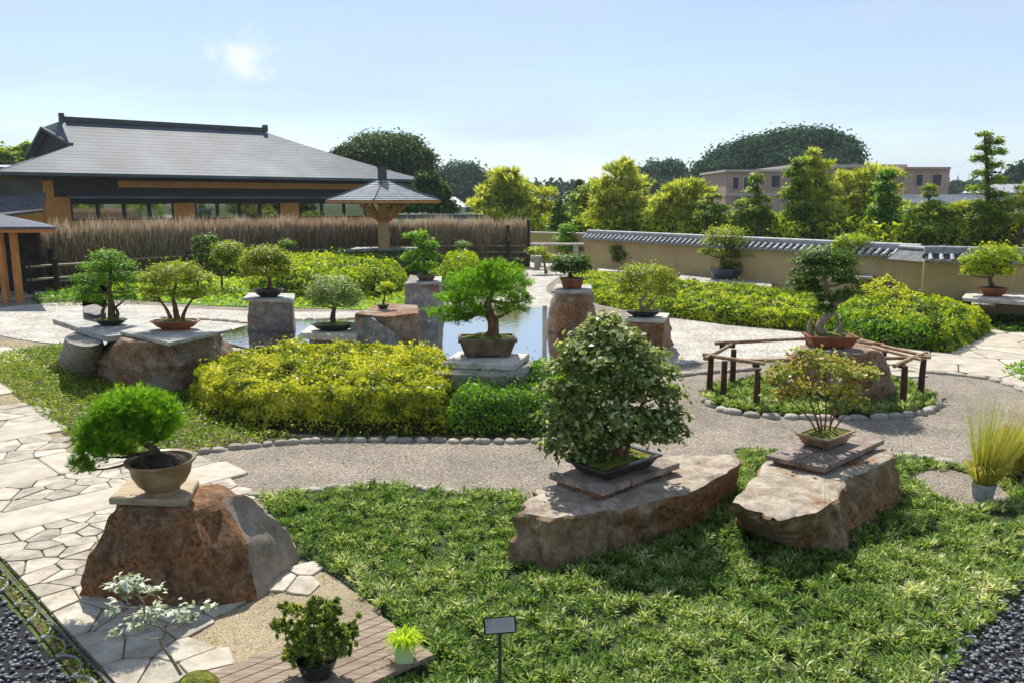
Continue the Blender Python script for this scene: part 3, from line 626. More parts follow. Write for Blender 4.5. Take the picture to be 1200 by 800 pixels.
def clip(poly, p, nrm):
    out = []
    for i in range(len(poly)):
        a, b = poly[i], poly[(i + 1) % len(poly)]; da = (a[0] - p[0]) * nrm[0] + (a[1] - p[1]) * nrm[1]; db = (b[0] - p[0]) * nrm[0] + (b[1] - p[1]) * nrm[1]
        if da <= 0: out.append(a)
        if (da <= 0) != (db <= 0): t = da / (da - db); out.append((a[0] + (b[0] - a[0]) * t, a[1] + (b[1] - a[1]) * t))
    return out
def stone(poly, h, m, parent, name='flagstone', gap=.02, z0=.013):
    c = np.mean(poly, 0); n = len(poly); q = poly
    for i in range(n):   # shrink by moving every edge inwards
        a = np.array(poly[i]); b = np.array(poly[(i + 1) % n]); e = b - a; l = np.hypot(*e)
        if l < 1e-6: continue
        nr = np.array([e[1], -e[0]]) / l
        if (a - c) @ nr < 0: nr = -nr
        q = clip(q, a - nr * gap, nr)
        if len(q) < 3: return
    q = [tuple(c + (np.array(a) - c) * 1.0) for a in q]; r = []
    for i in range(len(q)):  # knock the corners off
        a = np.array(q[i - 1]); b = np.array(q[i]); d = np.array(q[(i + 1) % len(q)])
        r += [tuple(b + (a - b) * .07), tuple(b + (d - b) * .07)]
    q = r; c = np.mean(q, 0); tl = random.uniform(-.006, .006)
    lo = [(a, b, z0 - .01) for a, b in q]; mi = [(a, b, z0 + h - .006) for a, b in q]; to = [(c[0] + (a - c[0]) * .965, c[1] + (b - c[1]) * .965, z0 + h + tl * ((a - c[0]) > 0)) for a, b in q]
    N = len(q); f = [(k * N + i, k * N + (i + 1) % N, (k + 1) * N + (i + 1) % N, (k + 1) * N + i) for k in (0, 1) for i in range(N)] + [tuple(range(2 * N, 3 * N))]
    mk(name, lo + mi + to, f, m, parent, (c[0], c[1], z0))
def crazy(s0, s1, w0, w1, pitch, poly, m, parent, PAx=PA, U=PU, Vv=PV, sx=1.35):
    ns = max(1, round((s1 - s0) / pitch)); nw = max(1, round((w1 - w0) / (pitch * sx))); pts = []
    for i in range(-1, ns + 1):
        for j in range(-1, nw + 1):
            s = s0 + (i + .5 + random.uniform(-.42, .42)) * (s1 - s0) / ns; w = w0 + (j + .5 + .5 * (i % 2) + random.uniform(-.42, .42)) * (w1 - w0) / nw; pts.append((s, w))
    pts = [a for a in pts if s0 < a[0] < s1 and w0 < a[1] < w1]
    for a in pts:
        cell = [(s0, w0), (s1, w0), (s1, w1), (s0, w1)]
        for b in pts:
            if b is a or abs(b[0] - a[0]) > pitch * 3 or abs(b[1] - a[1]) > pitch * 4: continue
            cell = clip(cell, ((a[0] + b[0]) / 2, (a[1] + b[1]) / 2), (b[0] - a[0], b[1] - a[1]))
        if len(cell) < 3: continue
        W_ = [tuple(PAx + U * s + Vv * w) for s, w in cell]; c = np.mean(W_, 0)
        if inside(poly, np.array([c[0]]), np.array([c[1]]))[0]: stone(W_, .022, m, parent, gap=random.uniform(.004, .009) * (1 if pitch < .5 else 2.5))
def slabs(s0, s1, w0, w1, l, poly, m, parent, PAx=PA, U=PU, Vv=PV):
    w = w0 - random.random() * l
    while w < w1:
        w2 = w + l * random.uniform(.8, 1.3); W_ = [tuple(PAx + U * s + Vv * q) for s, q in ((s0, max(w, w0)), (s1, max(w, w0)), (s1, w2), (s0, w2))]
        c = np.mean(W_, 0)
        if w2 > w0 + .15 and inside(poly, np.array([c[0]]), np.array([c[1]]))[0]: stone(W_, .024, m, parent, gap=.006)
        w = w2
crazy(-.6, 1.6, 0, 3.2, .24, pave_poly, M['flag'], paving)
crazy(1.6, 3.25, 0, 3.4, .20, pave_poly, M['flag'], paving)
slabs(3.25, 3.9, 0, 3.9, 1.3, pave_poly, M['flag_smooth'], paving)
crazy(3.9, 4.75, 0, 2.6, .23, pave_poly, M['flag'], paving)
slabs(3.9, 4.75, 2.6, 4.2, .9, pave_poly, M['flag_smooth'], paving)
slabs(4.75, 5.7, 0, 3.6, .75, pave_poly, M['flag_smooth'], paving)
crazy(5.7, 6.8, 0, 3.6, .28, pave_poly, M['flag'], paving)
slabs(6.8, 7.6, 0, 3.6, 1.2, pave_poly, M['flag_smooth'], paving)
crazy(7.6, 9.0, 0, 3.6, .42, pave_poly, M['flag'], paving)
slabs(9.0, 9.9, 0, 3.6, 1.2, pave_poly, M['flag_smooth'], paving)
slabs(9.9, 11.2, 0, 3.8, .9, pave_poly, M['flag_smooth'], paving)
slabs(11.2, 13.0, -1, 4.8, 1.4, pave_poly, M['flag_smooth'], paving)
slabs(13.0, 15.0, -1, 6, 1.5, pave_poly, M['flag_smooth'], paving)
(v, f, t), hh = moundfoliage([(a, b) for a, b in pave_poly], .006, 420, .022, .012, 'cover_y', .1, 41, sides=False, z0=.016)
o = mk('joint_moss', v, f, LF['cover_y'], tone=t); tag(o, 'moss and tiny weeds growing in the joints of the flagstone path', 'moss', None, 'stuff')
# paving on the right
rp = [(985, 437), (1000, 418), (1060, 404), (1150, 390), (1260, 382), (1380, 430), (1230, 470), (1190, 450), (1090, 436)]
paving2 = sheet('stone_paving', PX(rp), .009, M['earth'])
rpw = [p[:2] for p in PX(rp)]; A2 = np.array(G(985, 437)[:2]); U2 = np.array([.5, .866]); V2 = np.array([.866, -.5])
crazy(-4, 9, -4, 9, .85, rpw, M['flag_smooth'], paving2, A2, U2, V2, 1.2)
# dark kerb strip, moss strip and scalloped tile edging by the black pebbles, lower left
def along(a, b, off):
    d = (b - a).normalized(); n = Vector((d.y, -d.x, 0)); return a + n * off, b + n * off
a, b = G(175, 850), G(-150, 505); mbk = MB(); mbk.beam(a + Vector((-.02, -.02, 0)), b + Vector((-.02, -.02, 0)), .022, .11); o = mbk.build('path_kerb', M['iron']); o['kind'] = 'structure'
cover('moss_strip', 'narrow strip of mossy green and rusty ground cover left of the flagstone path', PX([(165, 852), (125, 801), (-4, 656), (-150, 510), (-190, 540), (0, 690), (40, 735), (90, 800), (125, 850)]), .07, 1500, .035, .014, 'cover_y', seed=21)
def pebblebed(name, label, poly, n, size):
    o = sheet(name + '_base', poly, .012, M['pebble_base'])
    ico_v = []; ico_f = []; ph = (1 + 5 ** .5) / 2
    base = np.array([(-1, ph, 0), (1, ph, 0), (-1, -ph, 0), (1, -ph, 0), (0, -1, ph), (0, 1, ph), (0, -1, -ph), (0, 1, -ph), (ph, 0, -1), (ph, 0, 1), (-ph, 0, -1), (-ph, 0, 1)]) / 1.9
    tri = np.array([(0, 11, 5), (0, 5, 1), (0, 1, 7), (0, 7, 10), (0, 10, 11), (1, 5, 9), (5, 11, 4), (11, 10, 2), (10, 7, 6), (7, 1, 8), (3, 9, 4), (3, 4, 2), (3, 2, 6), (3, 6, 8), (3, 8, 9), (4, 9, 5), (2, 4, 11), (6, 2, 10), (8, 6, 7), (9, 8, 1)])
    x, y = sample(poly, n); sc = size * R.uniform(.6, 1.25, n); an = R.uniform(0, 6.28, n); el = R.uniform(.55, .8, n); tz = R.uniform(-.5, .5, n)
    B = base[None] * np.stack([sc, sc * el, sc * .55], 1)[:, None, :] * .5 * (1 + R.uniform(-.12, .12, (n, 12, 1)))
    X = B[..., 0] * np.cos(tz)[:, None] - B[..., 2] * np.sin(tz)[:, None]; Z = B[..., 0] * np.sin(tz)[:, None] + B[..., 2] * np.cos(tz)[:, None]; Y_ = B[..., 1]
    v = np.stack([X * np.cos(an)[:, None] - Y_ * np.sin(an)[:, None] + x[:, None], X * np.sin(an)[:, None] + Y_ * np.cos(an)[:, None] + y[:, None], Z + (.02 + size * .35 * R.random(n))[:, None]], 2).reshape(-1, 3)
    f = (tri[None] + np.arange(n)[:, None, None] * 12).reshape(-1, 3)
    o = mk(name, v, f, M['pebble'], smooth=True); tag(o, label, 'pebbles', None, 'stuff')
pebblebed('black_pebbles', 'bed of small black pebbles in the lower left corner of the garden', PX([(-190, 545), (-10, 690), (32, 735), (82, 800), (115, 860), (-400, 860), (-600, 700)]), 5200, .045)
pebblebed('black_pebbles', 'bed of small black pebbles in the lower right corner of the garden', PX([(1100, 806), (1150, 745), (1205, 690), (1300, 600), (1800, 700), (1700, 900), (1060, 860)]), 6500, .045)
def edge_tiles(label, pts, n, r, side):
    P = smoothline([G(a, b) for a, b in pts], 6); root = thing('tile_edging', P[0], label, 'garden edging', 'scalloped tile edgings of the pebble beds')
    Ls = [0]
    for i in range(len(P) - 1): Ls.append(Ls[-1] + (P[i + 1] - P[i]).length)
    for k in range(n):
        s = (k + .5) / n * Ls[-1]; i = max(j for j in range(len(Ls) - 1) if Ls[j] <= s); d = (P[i + 1] - P[i]).normalized(); c = P[i] + d * (s - Ls[i]); nr = Vector((d.y, -d.x, 0)) * side
        hw = Ls[-1] / n / 2 * .98; mb = MB(); pts = [c - d * math.cos(math.pi * q / 8) * hw + nr * math.sin(math.pi * q / 8) * hw * .6 + Vector((0, 0, .022)) for q in range(9)]
        mb.tube(pts, .011, 6)
        for q in range(8): mb.beam(pts[q] - Vector((0, 0, .02)), pts[q + 1] - Vector((0, 0, .02)), .012, .03)
        mb.build('edging_tile', M['edge_tile'], root, c)
edge_tiles('scalloped grey tile edging between the mossy strip and the left pebble bed', [(-130, 590), (-6, 690), (36, 735), (86, 800), (118, 856)], 16, .12, -1)
edge_tiles('scalloped grey tile edging between the green bed and the right pebble bed', [(1086, 822), (1110, 794), (1150, 742), (1200, 690), (1290, 610)], 17, .12, -1)

# ---- big bed of tufted ground cover in front
def tufts(name, label, poly, sp, nb, ln, wd, leaf, cat, hmound=.0, kind='arch', spread=.75, base='earth', zb=.02, holes=()):
    sheet('planting_bed', poly, zb, M[base])
    n = int(area(poly) / sp ** 2); x, y = sample(poly, n)
    for h in holes:
        k = ~inside(h, x, y); x, y = x[k], y[k]
    n = len(x); big = .4 + .75 * vnoise(x * 7.5, y * 7.5, 12) + R.uniform(-.1, .3, n); tn = (vnoise(x * .8, y * .8, 8) - .5) * .35 + (vnoise(x * 7.5, y * 7.5, 12) - .5) * .3 + R.normal(0, .13, n)
    idx = np.repeat(np.arange(n), nb); m = len(idx); an = R.uniform(0, 6.283, m); el = R.beta(1.6, 1.8, m) * 1.3 + .1
    D = np.stack([np.cos(an) * np.cos(el), np.sin(an) * np.cos(el), np.sin(el)], 1); C = np.stack([x[idx] + np.cos(an) * .018, y[idx] + np.sin(an) * .018, zb + (.06 * vnoise(x * 7.5, y * 7.5, 12)[idx] + .03) * R.random(m)], 1)
    L_ = ln * (.35 + big[idx]) * R.uniform(.6, 1.25, m); C = C + D * (L_ * .55)[:, None] * (kind == 'leaf'); N = np.stack([-np.sin(el) * np.cos(an), -np.sin(el) * np.sin(an), np.cos(el)], 1) + R.normal(0, .25, (m, 3))
    v, f, t = leaves(C, D, N, L_, wd, kind, np.clip(.47 + tn[idx] + R.normal(0, .15, m), 0, 1))
    o = mk(name, v, f, LF[leaf], tone=t); tag(o, label, cat, None, 'stuff')
bed = PX([(306, 585), (350, 581), (400, 575), (440, 571), (500, 577), (560, 581), (606, 582), (640, 600), (860, 560), (868, 533), (890, 533), (1048, 541), (1080, 541), (1110, 548), (1150, 558), (1230, 570), (1292, 604), (1205, 686), (1150, 740), (1110, 792), (1070, 845), (470, 850), (440, 800), (512, 766), (438, 712), (398, 680), (350, 652), (326, 615)])
soilpatch = PX([(1070, 556), (1110, 551), (1165, 566), (1190, 590), (1150, 600), (1090, 585)])
tufts('tufted_ground_cover', 'wide bed of tufted green ground cover across the foreground round the two big rocks', bed, .074, 30, .048, .0135, 'cover', 'ground cover', kind='leaf', base='under_green', holes=(soilpatch,))
isl = curve([(822, 464), (860, 450), (950, 442), (1050, 447), (1094, 470), (1080, 483), (1000, 489), (900, 487), (840, 479)], 4)
tufts('tufted_ground_cover', 'oval island of green ground cover under the log rail frame', isl, .095, 34, .075, .02, 'cover', 'ground cover', kind='leaf', base='under_green', zb=.03)
cover('low_ground_cover', 'yellow green creeping plants beside the paved path below the stone table', PX([(-4, 447), (-60, 425), (60, 408), (100, 400), (135, 410), (150, 450), (260, 470), (300, 505), (360, 516), (300, 521), (250, 526), (222, 533), (160, 547), (92, 524)]), .10, 800, .055, .028, 'cover_y', seed=3)
cover('low_ground_cover', 'dark green creeping plants along the foot of the front hedge', PX([(200, 470), (300, 500), (420, 515), (645, 514), (700, 500), (690, 440), (540, 430), (330, 430), (210, 440)]), .09, 260, .06, .035, 'green', seed=4)
cover('lawn', 'bright green lawn of low leaves behind the white gravel shore', curve([(60, 344), (160, 351), (230, 358), (300, 360), (400, 363), (480, 364), (520, 352), (580, 340), (612, 322), (600, 300), (480, 294), (360, 296), (220, 318), (60, 334)], 3), .10, 55, .16, .08, 'lime', base='lawn', seed=5, bump=.25)
cover('low_ground_cover', 'green creeping plants under the right hand wall bench', PX([(1060, 384), (1100, 372), (1160, 372), (1260, 378), (1300, 390), (1180, 392), (1165, 388)]), .12, 120, .12, .06, 'green', seed=6)
cover('low_ground_cover', 'green planting at the right edge beyond the stone paving', PX([(1172, 436), (1200, 425), (1300, 415), (1400, 460), (1240, 462), (1205, 452)]), .12, 250, .09, .045, 'green', seed=7)
cover('low_ground_cover', 'patch of dark planting left of the bamboo fence foot', PX([(38, 352), (100, 345), (130, 349), (110, 358), (50, 360)]), .22, 80, .16, .07, 'green', seed=8)

# ============================================================ ROCKS, SLABS AND BONSAI OF THE FOREGROUND
rock('display_rock', 'big rough brown boulder with a wooden board on top, standing on the flagstones', [(137, 598), (185, 600), (226, 598), (262, 583), (291, 578), (255, 566), (155, 572)], [(97, 700), (180, 712), (262, 713), (303, 706), (350, 656), (310, 636), (140, 650)], .76, M['rock_brown'], 1, .045, .42, crag=.05, k=8, lev=14, bulge=.10, face=((3, 4), M['rock_split']))
slab('board', 'yellow brown wooden board on the big brown boulder', [(127, 583), (219, 586), (233, 562), (152, 559)], .82, .055, M['board_wood'], 'board', 'boards under the bonsai pots', jit=.003)
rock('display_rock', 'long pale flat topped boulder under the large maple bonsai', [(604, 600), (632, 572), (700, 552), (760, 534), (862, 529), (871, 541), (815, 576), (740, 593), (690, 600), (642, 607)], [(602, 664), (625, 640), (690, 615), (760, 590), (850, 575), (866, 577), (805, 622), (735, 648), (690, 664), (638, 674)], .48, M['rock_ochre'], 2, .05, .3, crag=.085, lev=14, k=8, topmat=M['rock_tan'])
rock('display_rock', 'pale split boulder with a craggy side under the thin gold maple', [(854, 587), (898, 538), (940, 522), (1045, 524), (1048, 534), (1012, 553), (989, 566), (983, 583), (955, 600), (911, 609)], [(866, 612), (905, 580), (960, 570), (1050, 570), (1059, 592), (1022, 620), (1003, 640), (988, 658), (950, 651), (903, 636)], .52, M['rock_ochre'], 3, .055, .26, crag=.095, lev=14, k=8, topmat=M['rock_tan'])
# brick plinth of the big maple: flat dark tiles in two courses
def plinth(label, cor, zt, th, m, nlong=3):
    T = [G(a, b, zt) for a, b in cor]; c = sum(T, Vector()) / 4; root = thing('slab_plinth', (c.x, c.y, zt - th), label, 'plinth', 'plinths under the foreground maples')
    X = (T[2] - T[1]); Yv = (T[0] - T[1]); lx, ly = X.length, Yv.length; yaw = math.atan2(X.y, X.x); X.normalize(); Yv.normalize()
    for i in range(nlong):
        for k in range(2):
            cc = T[1] + X * lx * (i + .5) / nlong + Yv * ly * (k + .5) / 2 + Vector((0, 0, -th * .3 + random.uniform(-.002, .002)))
            w = lx / nlong - .008; d = ly / 2 - .006; mb = MB(); h = th * .5
            P = lambda a, b, z, s: cc + X * a * w / 2 * s + Yv * b * d / 2 * s + Vector((0, 0, z))
            q = ((-1, -1), (1, -1), (1, 1), (-1, 1)); mb.prism([P(a, b, -h / 2, 1) for a, b in q], [P(a, b, h / 2 - .006, 1) for a, b in q]); mb.prism([P(a, b, h / 2 - .0055, .995) for a, b in q], [P(a, b, h / 2, .96) for a, b in q])
            mb.build('brick', m, root)
    mb = MB()
    for s in (.12, .5, .88):
        p = T[1] + X * lx * s + Yv * ly * .5 + Vector((0, 0, -th * .78)); mb.box(p, (lx * .16, ly * .85, th * .42), yaw)
    mb.build('block', M['board_dark'], root); return root
plinth('reddish brick plinth under the black pot of the large maple', [(643, 553), (707, 573), (797, 541), (738, 526)], .60, .12, M['brick_grey'])
plinth('weathered red brown plinth under the tan pot of the thin gold maple', [(897, 532), (967, 547), (1037, 514), (978, 500)], .62, .10, M['brick_grey'], 2)
bonsai('bonsai_tree', 'large dome shaped maple bonsai with pale glossy leaves in a black rectangular pot', 720, 549, .602, ('rect', 100, 60, 15, 'pot_dark', 41, 'moss'),
       [(728, 536), (722, 505), (728, 470), (715, 430), (714, 400)],
       [(712, 378, 22, 10), (700, 392, 26, 12), (730, 398, 28, 12), (680, 410, 26, 12), (750, 417, 28, 12), (705, 420, 40, 14), (662, 432, 24, 12), (690, 443, 32, 14), (735, 440, 38, 15), (774, 440, 22, 13), (652, 458, 24, 12), (700, 466, 44, 15), (765, 465, 34, 15), (655, 484, 26, 14), (712, 490, 40, 15), (780, 490, 24, 14), (670, 506, 30, 14), (745, 492, 30, 14), (660, 522, 26, 14), (772, 508, 30, 16), (705, 516, 26, 14), (688, 534, 24, 14), (650, 500, 14, 14), (742, 512, 22, 10)],
       5.5, 'maple', 10500, .066, .046, bark='bark_red', clump=9, crad=.45, shell=.45, up=.75, outw=.6, extra_trunks=([(733, 536), (742, 495), (762, 455)], [(722, 536), (705, 490), (685, 450)], [(718, 538), (690, 505), (668, 480)]))
bonsai('bonsai_tree', 'thin multi-stemmed maple bonsai with sparse gold and green leaves in a tan rectangular pot', 967, 519, .622, ('rect', 62, 40, 14, 'pot_tan', 41, 'moss'),
       [(962, 508), (955, 485), (945, 462), (930, 445)],
       [(925, 438, 24, 13), (962, 425, 28, 13), (1000, 438, 24, 12), (942, 458, 26, 10), (988, 458, 22, 11), (1022, 437, 13, 8), (915, 466, 16, 8), (1008, 470, 12, 6), (905, 445, 10, 8), (940, 412, 16, 6)],
       1.7, 'maple_gold', 1500, .062, .042, bark='bark_red', clump=7, crad=.6, shell=.8, up=.8, outw=.5, extra_trunks=([(966, 508), (968, 480), (966, 450), (960, 430)], [(970, 508), (980, 482), (998, 462), (1020, 440)], [(958, 508), (948, 490), (930, 472), (915, 462)], [(972, 508), (976, 480), (990, 455)], [(964, 508), (958, 470), (948, 440)], [(974, 508), (990, 486), (1008, 470)]))
bonsai('bonsai_tree', 'bright green pine bonsai leaning left out of a round brown bowl', 191, 577, .82, ('bowl', 76, 76, 42, 'pot_tan', 0, 'soil'),
       [(193, 540), (184, 530), (172, 520), (160, 512), (150, 500)],
       [(155, 477, 30, 21), (178, 484, 26, 19), (135, 491, 24, 18), (196, 500, 16, 14), (160, 503, 34, 18), (118, 510, 20, 16), (106, 529, 15, 11), (132, 527, 22, 11), (98, 547, 15, 11), (183, 512, 14, 8)],
       6, 'pine', 56000, .055, .0055, 'needle', bark='bark', clump=16, crad=.5, shell=.4, up=.9, tuft=9, jit=.15, flat=False)

# plants on and beside the wooden deck
deckt = thing('wooden_deck', G(380, 765, .12), 'low grey timber deck of long planks at the bottom of the photo', 'deck')
A_, B_, C_, D_ = G(236, 792, .13), G(437, 715, .13), G(510, 766, .13), G(395, 814, .13)
D_ = A_ + (C_ - B_)
npl = 8
for i in range(npl):
    t0 = i / npl + .004; t1 = (i + 1) / npl - .006; q = [A_.lerp(D_, t0), B_.lerp(C_, t0), B_.lerp(C_, t1), A_.lerp(D_, t1)]; ex = (B_ - A_).normalized() * random.uniform(-.012, .012)
    q[1] = q[1] + ex; q[2] = q[2] + ex; c = sum(q, Vector()) / 4
    mb = MB(); mb.prism([p - Vector((0, 0, .03)) for p in q], [p - Vector((0, 0, .004)) for p in q]); mb.prism([p - Vector((0, 0, .0038)) for p in q], [p.lerp(c, .02) for p in q]); mb.build('plank', M['deck'], deckt, c)
mb = MB()
for t in (.12, .5, .88): mb.beam(A_.lerp(B_, t) - Vector((0, 0, .08)), D_.lerp(C_, t) - Vector((0, 0, .08)), .06, .09)
mb.build('joist', M['dark_wood'], deckt)
b = G(232, 826, 0); y = b.y; m = mpp(y)
root = thing('white_leaved_tree', b, 'slender little tree with pale silvery leaves in front of the brown boulder', 'potted plant')
mb = MB(); mb.lathe(b, [(.07, 0), (.13, .03), (.155, .08), (.15, .1), (.13, .09)], 24); mb.build('pot', M['pot_dark'], root, smooth=True, sharp=40)
mb = MB(); mb.lathe(b, [(.148, .085), (.14, .14), (.10, .19), (.03, .21)], 20); mb.build('moss', M['moss'], root, smooth=True)
tp = smoothline([V(212, 790, y), V(200, 770, y), V(188, 752, y), V(193, 742, y), V(186, 733, y), V(170, 728, y), V(168, 705, y), V(152, 690, y)], 4); tb = MB(); tb.tube(tp, [.011 - .0002 * i for i in range(len(tp))], 7)
pd = subpads([(148, 677, 14, 6), (166, 680, 8, 5), (132, 688, 12, 6), (158, 690, 16, 7), (184, 690, 12, 7), (130, 706, 12, 4), (137, 715, 8, 4), (168, 722, 14, 6), (190, 712, 16, 6), (214, 712, 16, 7), (243, 713, 10, 5), (147, 735, 13, 8), (133, 742, 8, 5), (222, 725, 14, 5), (160, 735, 8, 4), (190, 722, 10, 4)], y, jit=.5)
limbs(tb, [tuple(q) for q in tp[10:]], pd, .004, 2); tb.build('trunk', M['bark_pale'], root, smooth=True)
v, f, t = crown_mesh(pd, 430, .052, .025, clump=5, crad=.7, shell=.8, up=1.2, outw=.3); mk('foliage', v, f, LF['white'], root, tone=t)
b = G(372, 790, .13); y = b.y; m = mpp(y); root = thing('leathery_shrub', b, 'round dark green shrub with leathery leaf rosettes standing on the timber deck', 'potted plant')
mb = MB(); mb.lathe(b, [(.09, 0), (.10, .02), (.13, .1), (.135, .12), (.12, .12), (.11, .1)], 24); mb.build('pot', M['pot_dark'], root, smooth=True, sharp=40)
mb = MB(); mb.lathe(b, [(.118, .1), (.06, .12), (.01, .125)], 20); mb.build('soil', M['soil'], root, smooth=True)
pd = subpads([(345, 714, 14, 12), (366, 706, 12, 9), (388, 714, 14, 11), (334, 735, 14, 13), (370, 732, 26, 19), (404, 742, 13, 13), (350, 752, 18, 10), (390, 757, 18, 9), (421, 722, 6, 7), (368, 750, 24, 14), (345, 768, 16, 9), (372, 772, 18, 8), (398, 768, 14, 9)], y, jit=.4)
tb = MB(); tb.tube([b + Vector((0, 0, .1)), V(370, 765, y), V(368, 745, y)], [.014, .011, .008], 7); limbs(tb, [tuple(V(370, 765, y)), tuple(V(368, 745, y))], pd, .005, 2); tb.build('stem', M['bark'], root, smooth=True)
v, f, t = crown_mesh(pd, 5200, .06, .024, clump=3, crad=.5, shell=.6, up=.7, tuft=9, outw=.6); mk('foliage', v, f, LF['shrub'], root, tone=t)
b = G(474, 772, .13); y = b.y; root = thing('potted_fern', b, 'yellow green fern spilling from a pale green square pot on the deck corner', 'potted plant')
mb = MB(); ry = math.radians(8); v = []
for w, z in ((.055, 0), (.075, .135), (.068, .135), (.062, .115)):
    v += [b + Vector((math.cos(ry + math.pi / 4 + k * math.pi / 2) * w * 1.41, math.sin(ry + math.pi / 4 + k * math.pi / 2) * w * 1.41, z)) for k in range(4)]
mb.add(v, [(3, 2, 1, 0)] + [(i * 4 + k, i * 4 + (k + 1) % 4, i * 4 + 4 + (k + 1) % 4, i * 4 + 4 + k) for i in range(3) for k in range(4)]); mb.build('pot', M['pot_green'], root)
mb = MB(); mb.box(b + Vector((0, 0, .112)), (.125, .125, .012), ry); mb.build('soil', M['soil'], root)
def grassy(root, c, n, ln, wd, leaf, elmin=.4, elmax=1.5, r=.04, kind='arch', lean=(0, 0), name='foliage'):
    an = R.uniform(0, 6.283, n); el = R.uniform(elmin, elmax, n); q = R.random(n) * r
    D = np.stack([np.cos(an) * np.cos(el) + lean[0], np.sin(an) * np.cos(el) + lean[1], np.sin(el)], 1); C = np.array(c) + np.stack([np.cos(an) * q, np.sin(an) * q, 0 * q], 1)
    v, f, t = leaves(C, D, R.normal(size=(n, 3)), ln * R.uniform(.5, 1.1, n), wd * R.uniform(.7, 1.2, n), kind, np.clip(R.normal(.55, .22, n), 0, 1)); return mk(name, v, f, LF[leaf], root, tone=t)
grassy(root, b + Vector((0, 0, .12)), 420, .17, .009, 'fern', .25, 1.4, .05)
b = G(325, 846, 0); root = thing('tufted_plant', b, 'feathery bright green plant just showing at the bottom edge before the deck', 'potted plant')
mb = MB(); mb.lathe(b, [(.07, 0), (.10, .1), (.105, .12), (.09, .12), (.085, .1), (.01, .1)], 20); mb.build('pot', M['pot_brown'], root, smooth=True, sharp=40)
grassy(root, b + Vector((0, 0, .1)), 900, .13, .004, 'pine', .2, 1.5, .07)
# name board on a thin post
b = G(586, 842, 0); y = b.y; root = thing('name_sign', b, 'small slanted dark name board on a thin black post in the green bed', 'sign')
t_ = V(580, 733, y); mb = MB(); mb.tube([b, (b.x, b.y, t_.z)], .011, 8); mb.build('post', M['iron'], root)
n_ = Vector((.12, -.82, .55)).normalized(); X = Vector((1, .16, 0)).normalized(); Z = X.cross(n_) * -1; Z = n_.cross(X)
mb = MB(); mb.box(Vector((b.x, b.y - .01, t_.z + .01)), (.2, .10, .012), ax=(X, Z, n_)); mb.build('board', M['dark_wood'], root)
mb = MB(); mb.box(Vector((b.x, b.y - .01, t_.z + .01)) + n_ * .0085, (.18, .085, .003), ax=(X, Z, n_)); mb.build('face_plate', M['slab_grey'], root)

# tall grass in a grey pot at the right edge, and its darker neighbour
b = G(1151, 587, .0); b.z = .02; m = mpp(b.y); root = thing('potted_grass', b, 'tall green and straw coloured grass in a ribbed grey plastic pot at the right', 'potted plant')
mb = MB(); mb.lathe(b, [(.085, 0), (.09, .01), (.115, .17), (.125, .172), (.125, .19), (.112, .19), (.105, .15)], 28); mb.build('pot', M['basket'], root, smooth=True, sharp=35)
mb = MB()
for k in range(18):
    a = k * 6.283 / 18; mb.beam(b + Vector((math.cos(a) * .089, math.sin(a) * .089, .01)), b + Vector((math.cos(a) * .114, math.sin(a) * .114, .165)), .008, .006)
mb.build('rib', M['basket'], root)
grassy(root, b + Vector((0, 0, .16)), 520, .55, .010, 'straw', .85, 1.5, .08, lean=(.10, .0)); grassy(root, b + Vector((0, 0, .16)), 560, 1.05, .009, 'straw', 1.1, 1.5, .08, kind='needle', lean=(.22, .05), name='blades')
b = G(1188, 566, 0); b.z = .02; root = thing('potted_grass', b, 'yellow green grass in a dark pot half hidden behind the grey plastic pot', 'potted plant')
mb = MB(); mb.lathe(b, [(.09, 0), (.12, .16), (.13, .17), (.115, .17), (.11, .13), (.01, .13)], 24); mb.build('pot', M['pot_dark'], root, smooth=True, sharp=35)
grassy(root, b + Vector((0, 0, .14)), 700, .85, .011, 'straw', 1.0, 1.5, .09, lean=(.0, .05))
sheet('bare_soil', soilpatch, .026, M['gravel'])

# ============================================================ HEDGES
hedge('yellow_hedge', 'broad waist-high hedge of yellow leaves in front of the pond', PX([(240, 492), (300, 507), (400, 512), (522, 512), (545, 480), (525, 448), (450, 440), (340, 440), (265, 452), (222, 472)]), .66, 2400, .064, .036, 'yellow', seed=11, bare=.25, rnd=.24, bump=.3, jt=.26)
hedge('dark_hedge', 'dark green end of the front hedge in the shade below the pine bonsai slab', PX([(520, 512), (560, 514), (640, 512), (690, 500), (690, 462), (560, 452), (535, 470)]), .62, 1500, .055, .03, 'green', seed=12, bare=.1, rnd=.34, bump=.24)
hedge('lime_hedge', 'yellow green hedge on the lawn between the two left stone displays', curve([(325, 324), (288, 338), (320, 349), (400, 353), (462, 346), (478, 333), (440, 323)], 3), .95, 330, .12, .07, 'lime', seed=13, rnd=.8, bump=.22, jt=.28)
hedge('dark_hedge', 'dark green rounded hedge right in front of the pavilion', curve([(380, 318), (400, 323), (490, 332), (500, 324), (470, 316), (410, 312)], 3), 1.05, 300, .12, .07, 'hedge_dark', seed=14, rnd=.8)
hedge('lime_hedge', 'low yellow hedge strip at the foot of the brushwood fence', curve([(230, 322), (300, 328), (420, 318), (430, 310), (330, 310), (240, 314)], 3), .85, 220, .13, .08, 'lime', seed=15, rnd=.6)
hedge('dome_shrub', 'domed yellow shrub beside the tall grey display rock', curve([(512, 334), (540, 340), (568, 334), (560, 324), (525, 323)], 3), 1.15, 420, .12, .07, 'lime', 'shrub', 'clipped shrubs', seed=16, rnd=1.0)
hedge('dome_shrub', 'small clipped green shrub at the foot of the domed yellow one', curve([(518, 348), (535, 350), (545, 345), (535, 340), (520, 341)], 3), .75, 500, .10, .06, 'green', 'shrub', 'clipped shrubs', seed=17, rnd=.7)
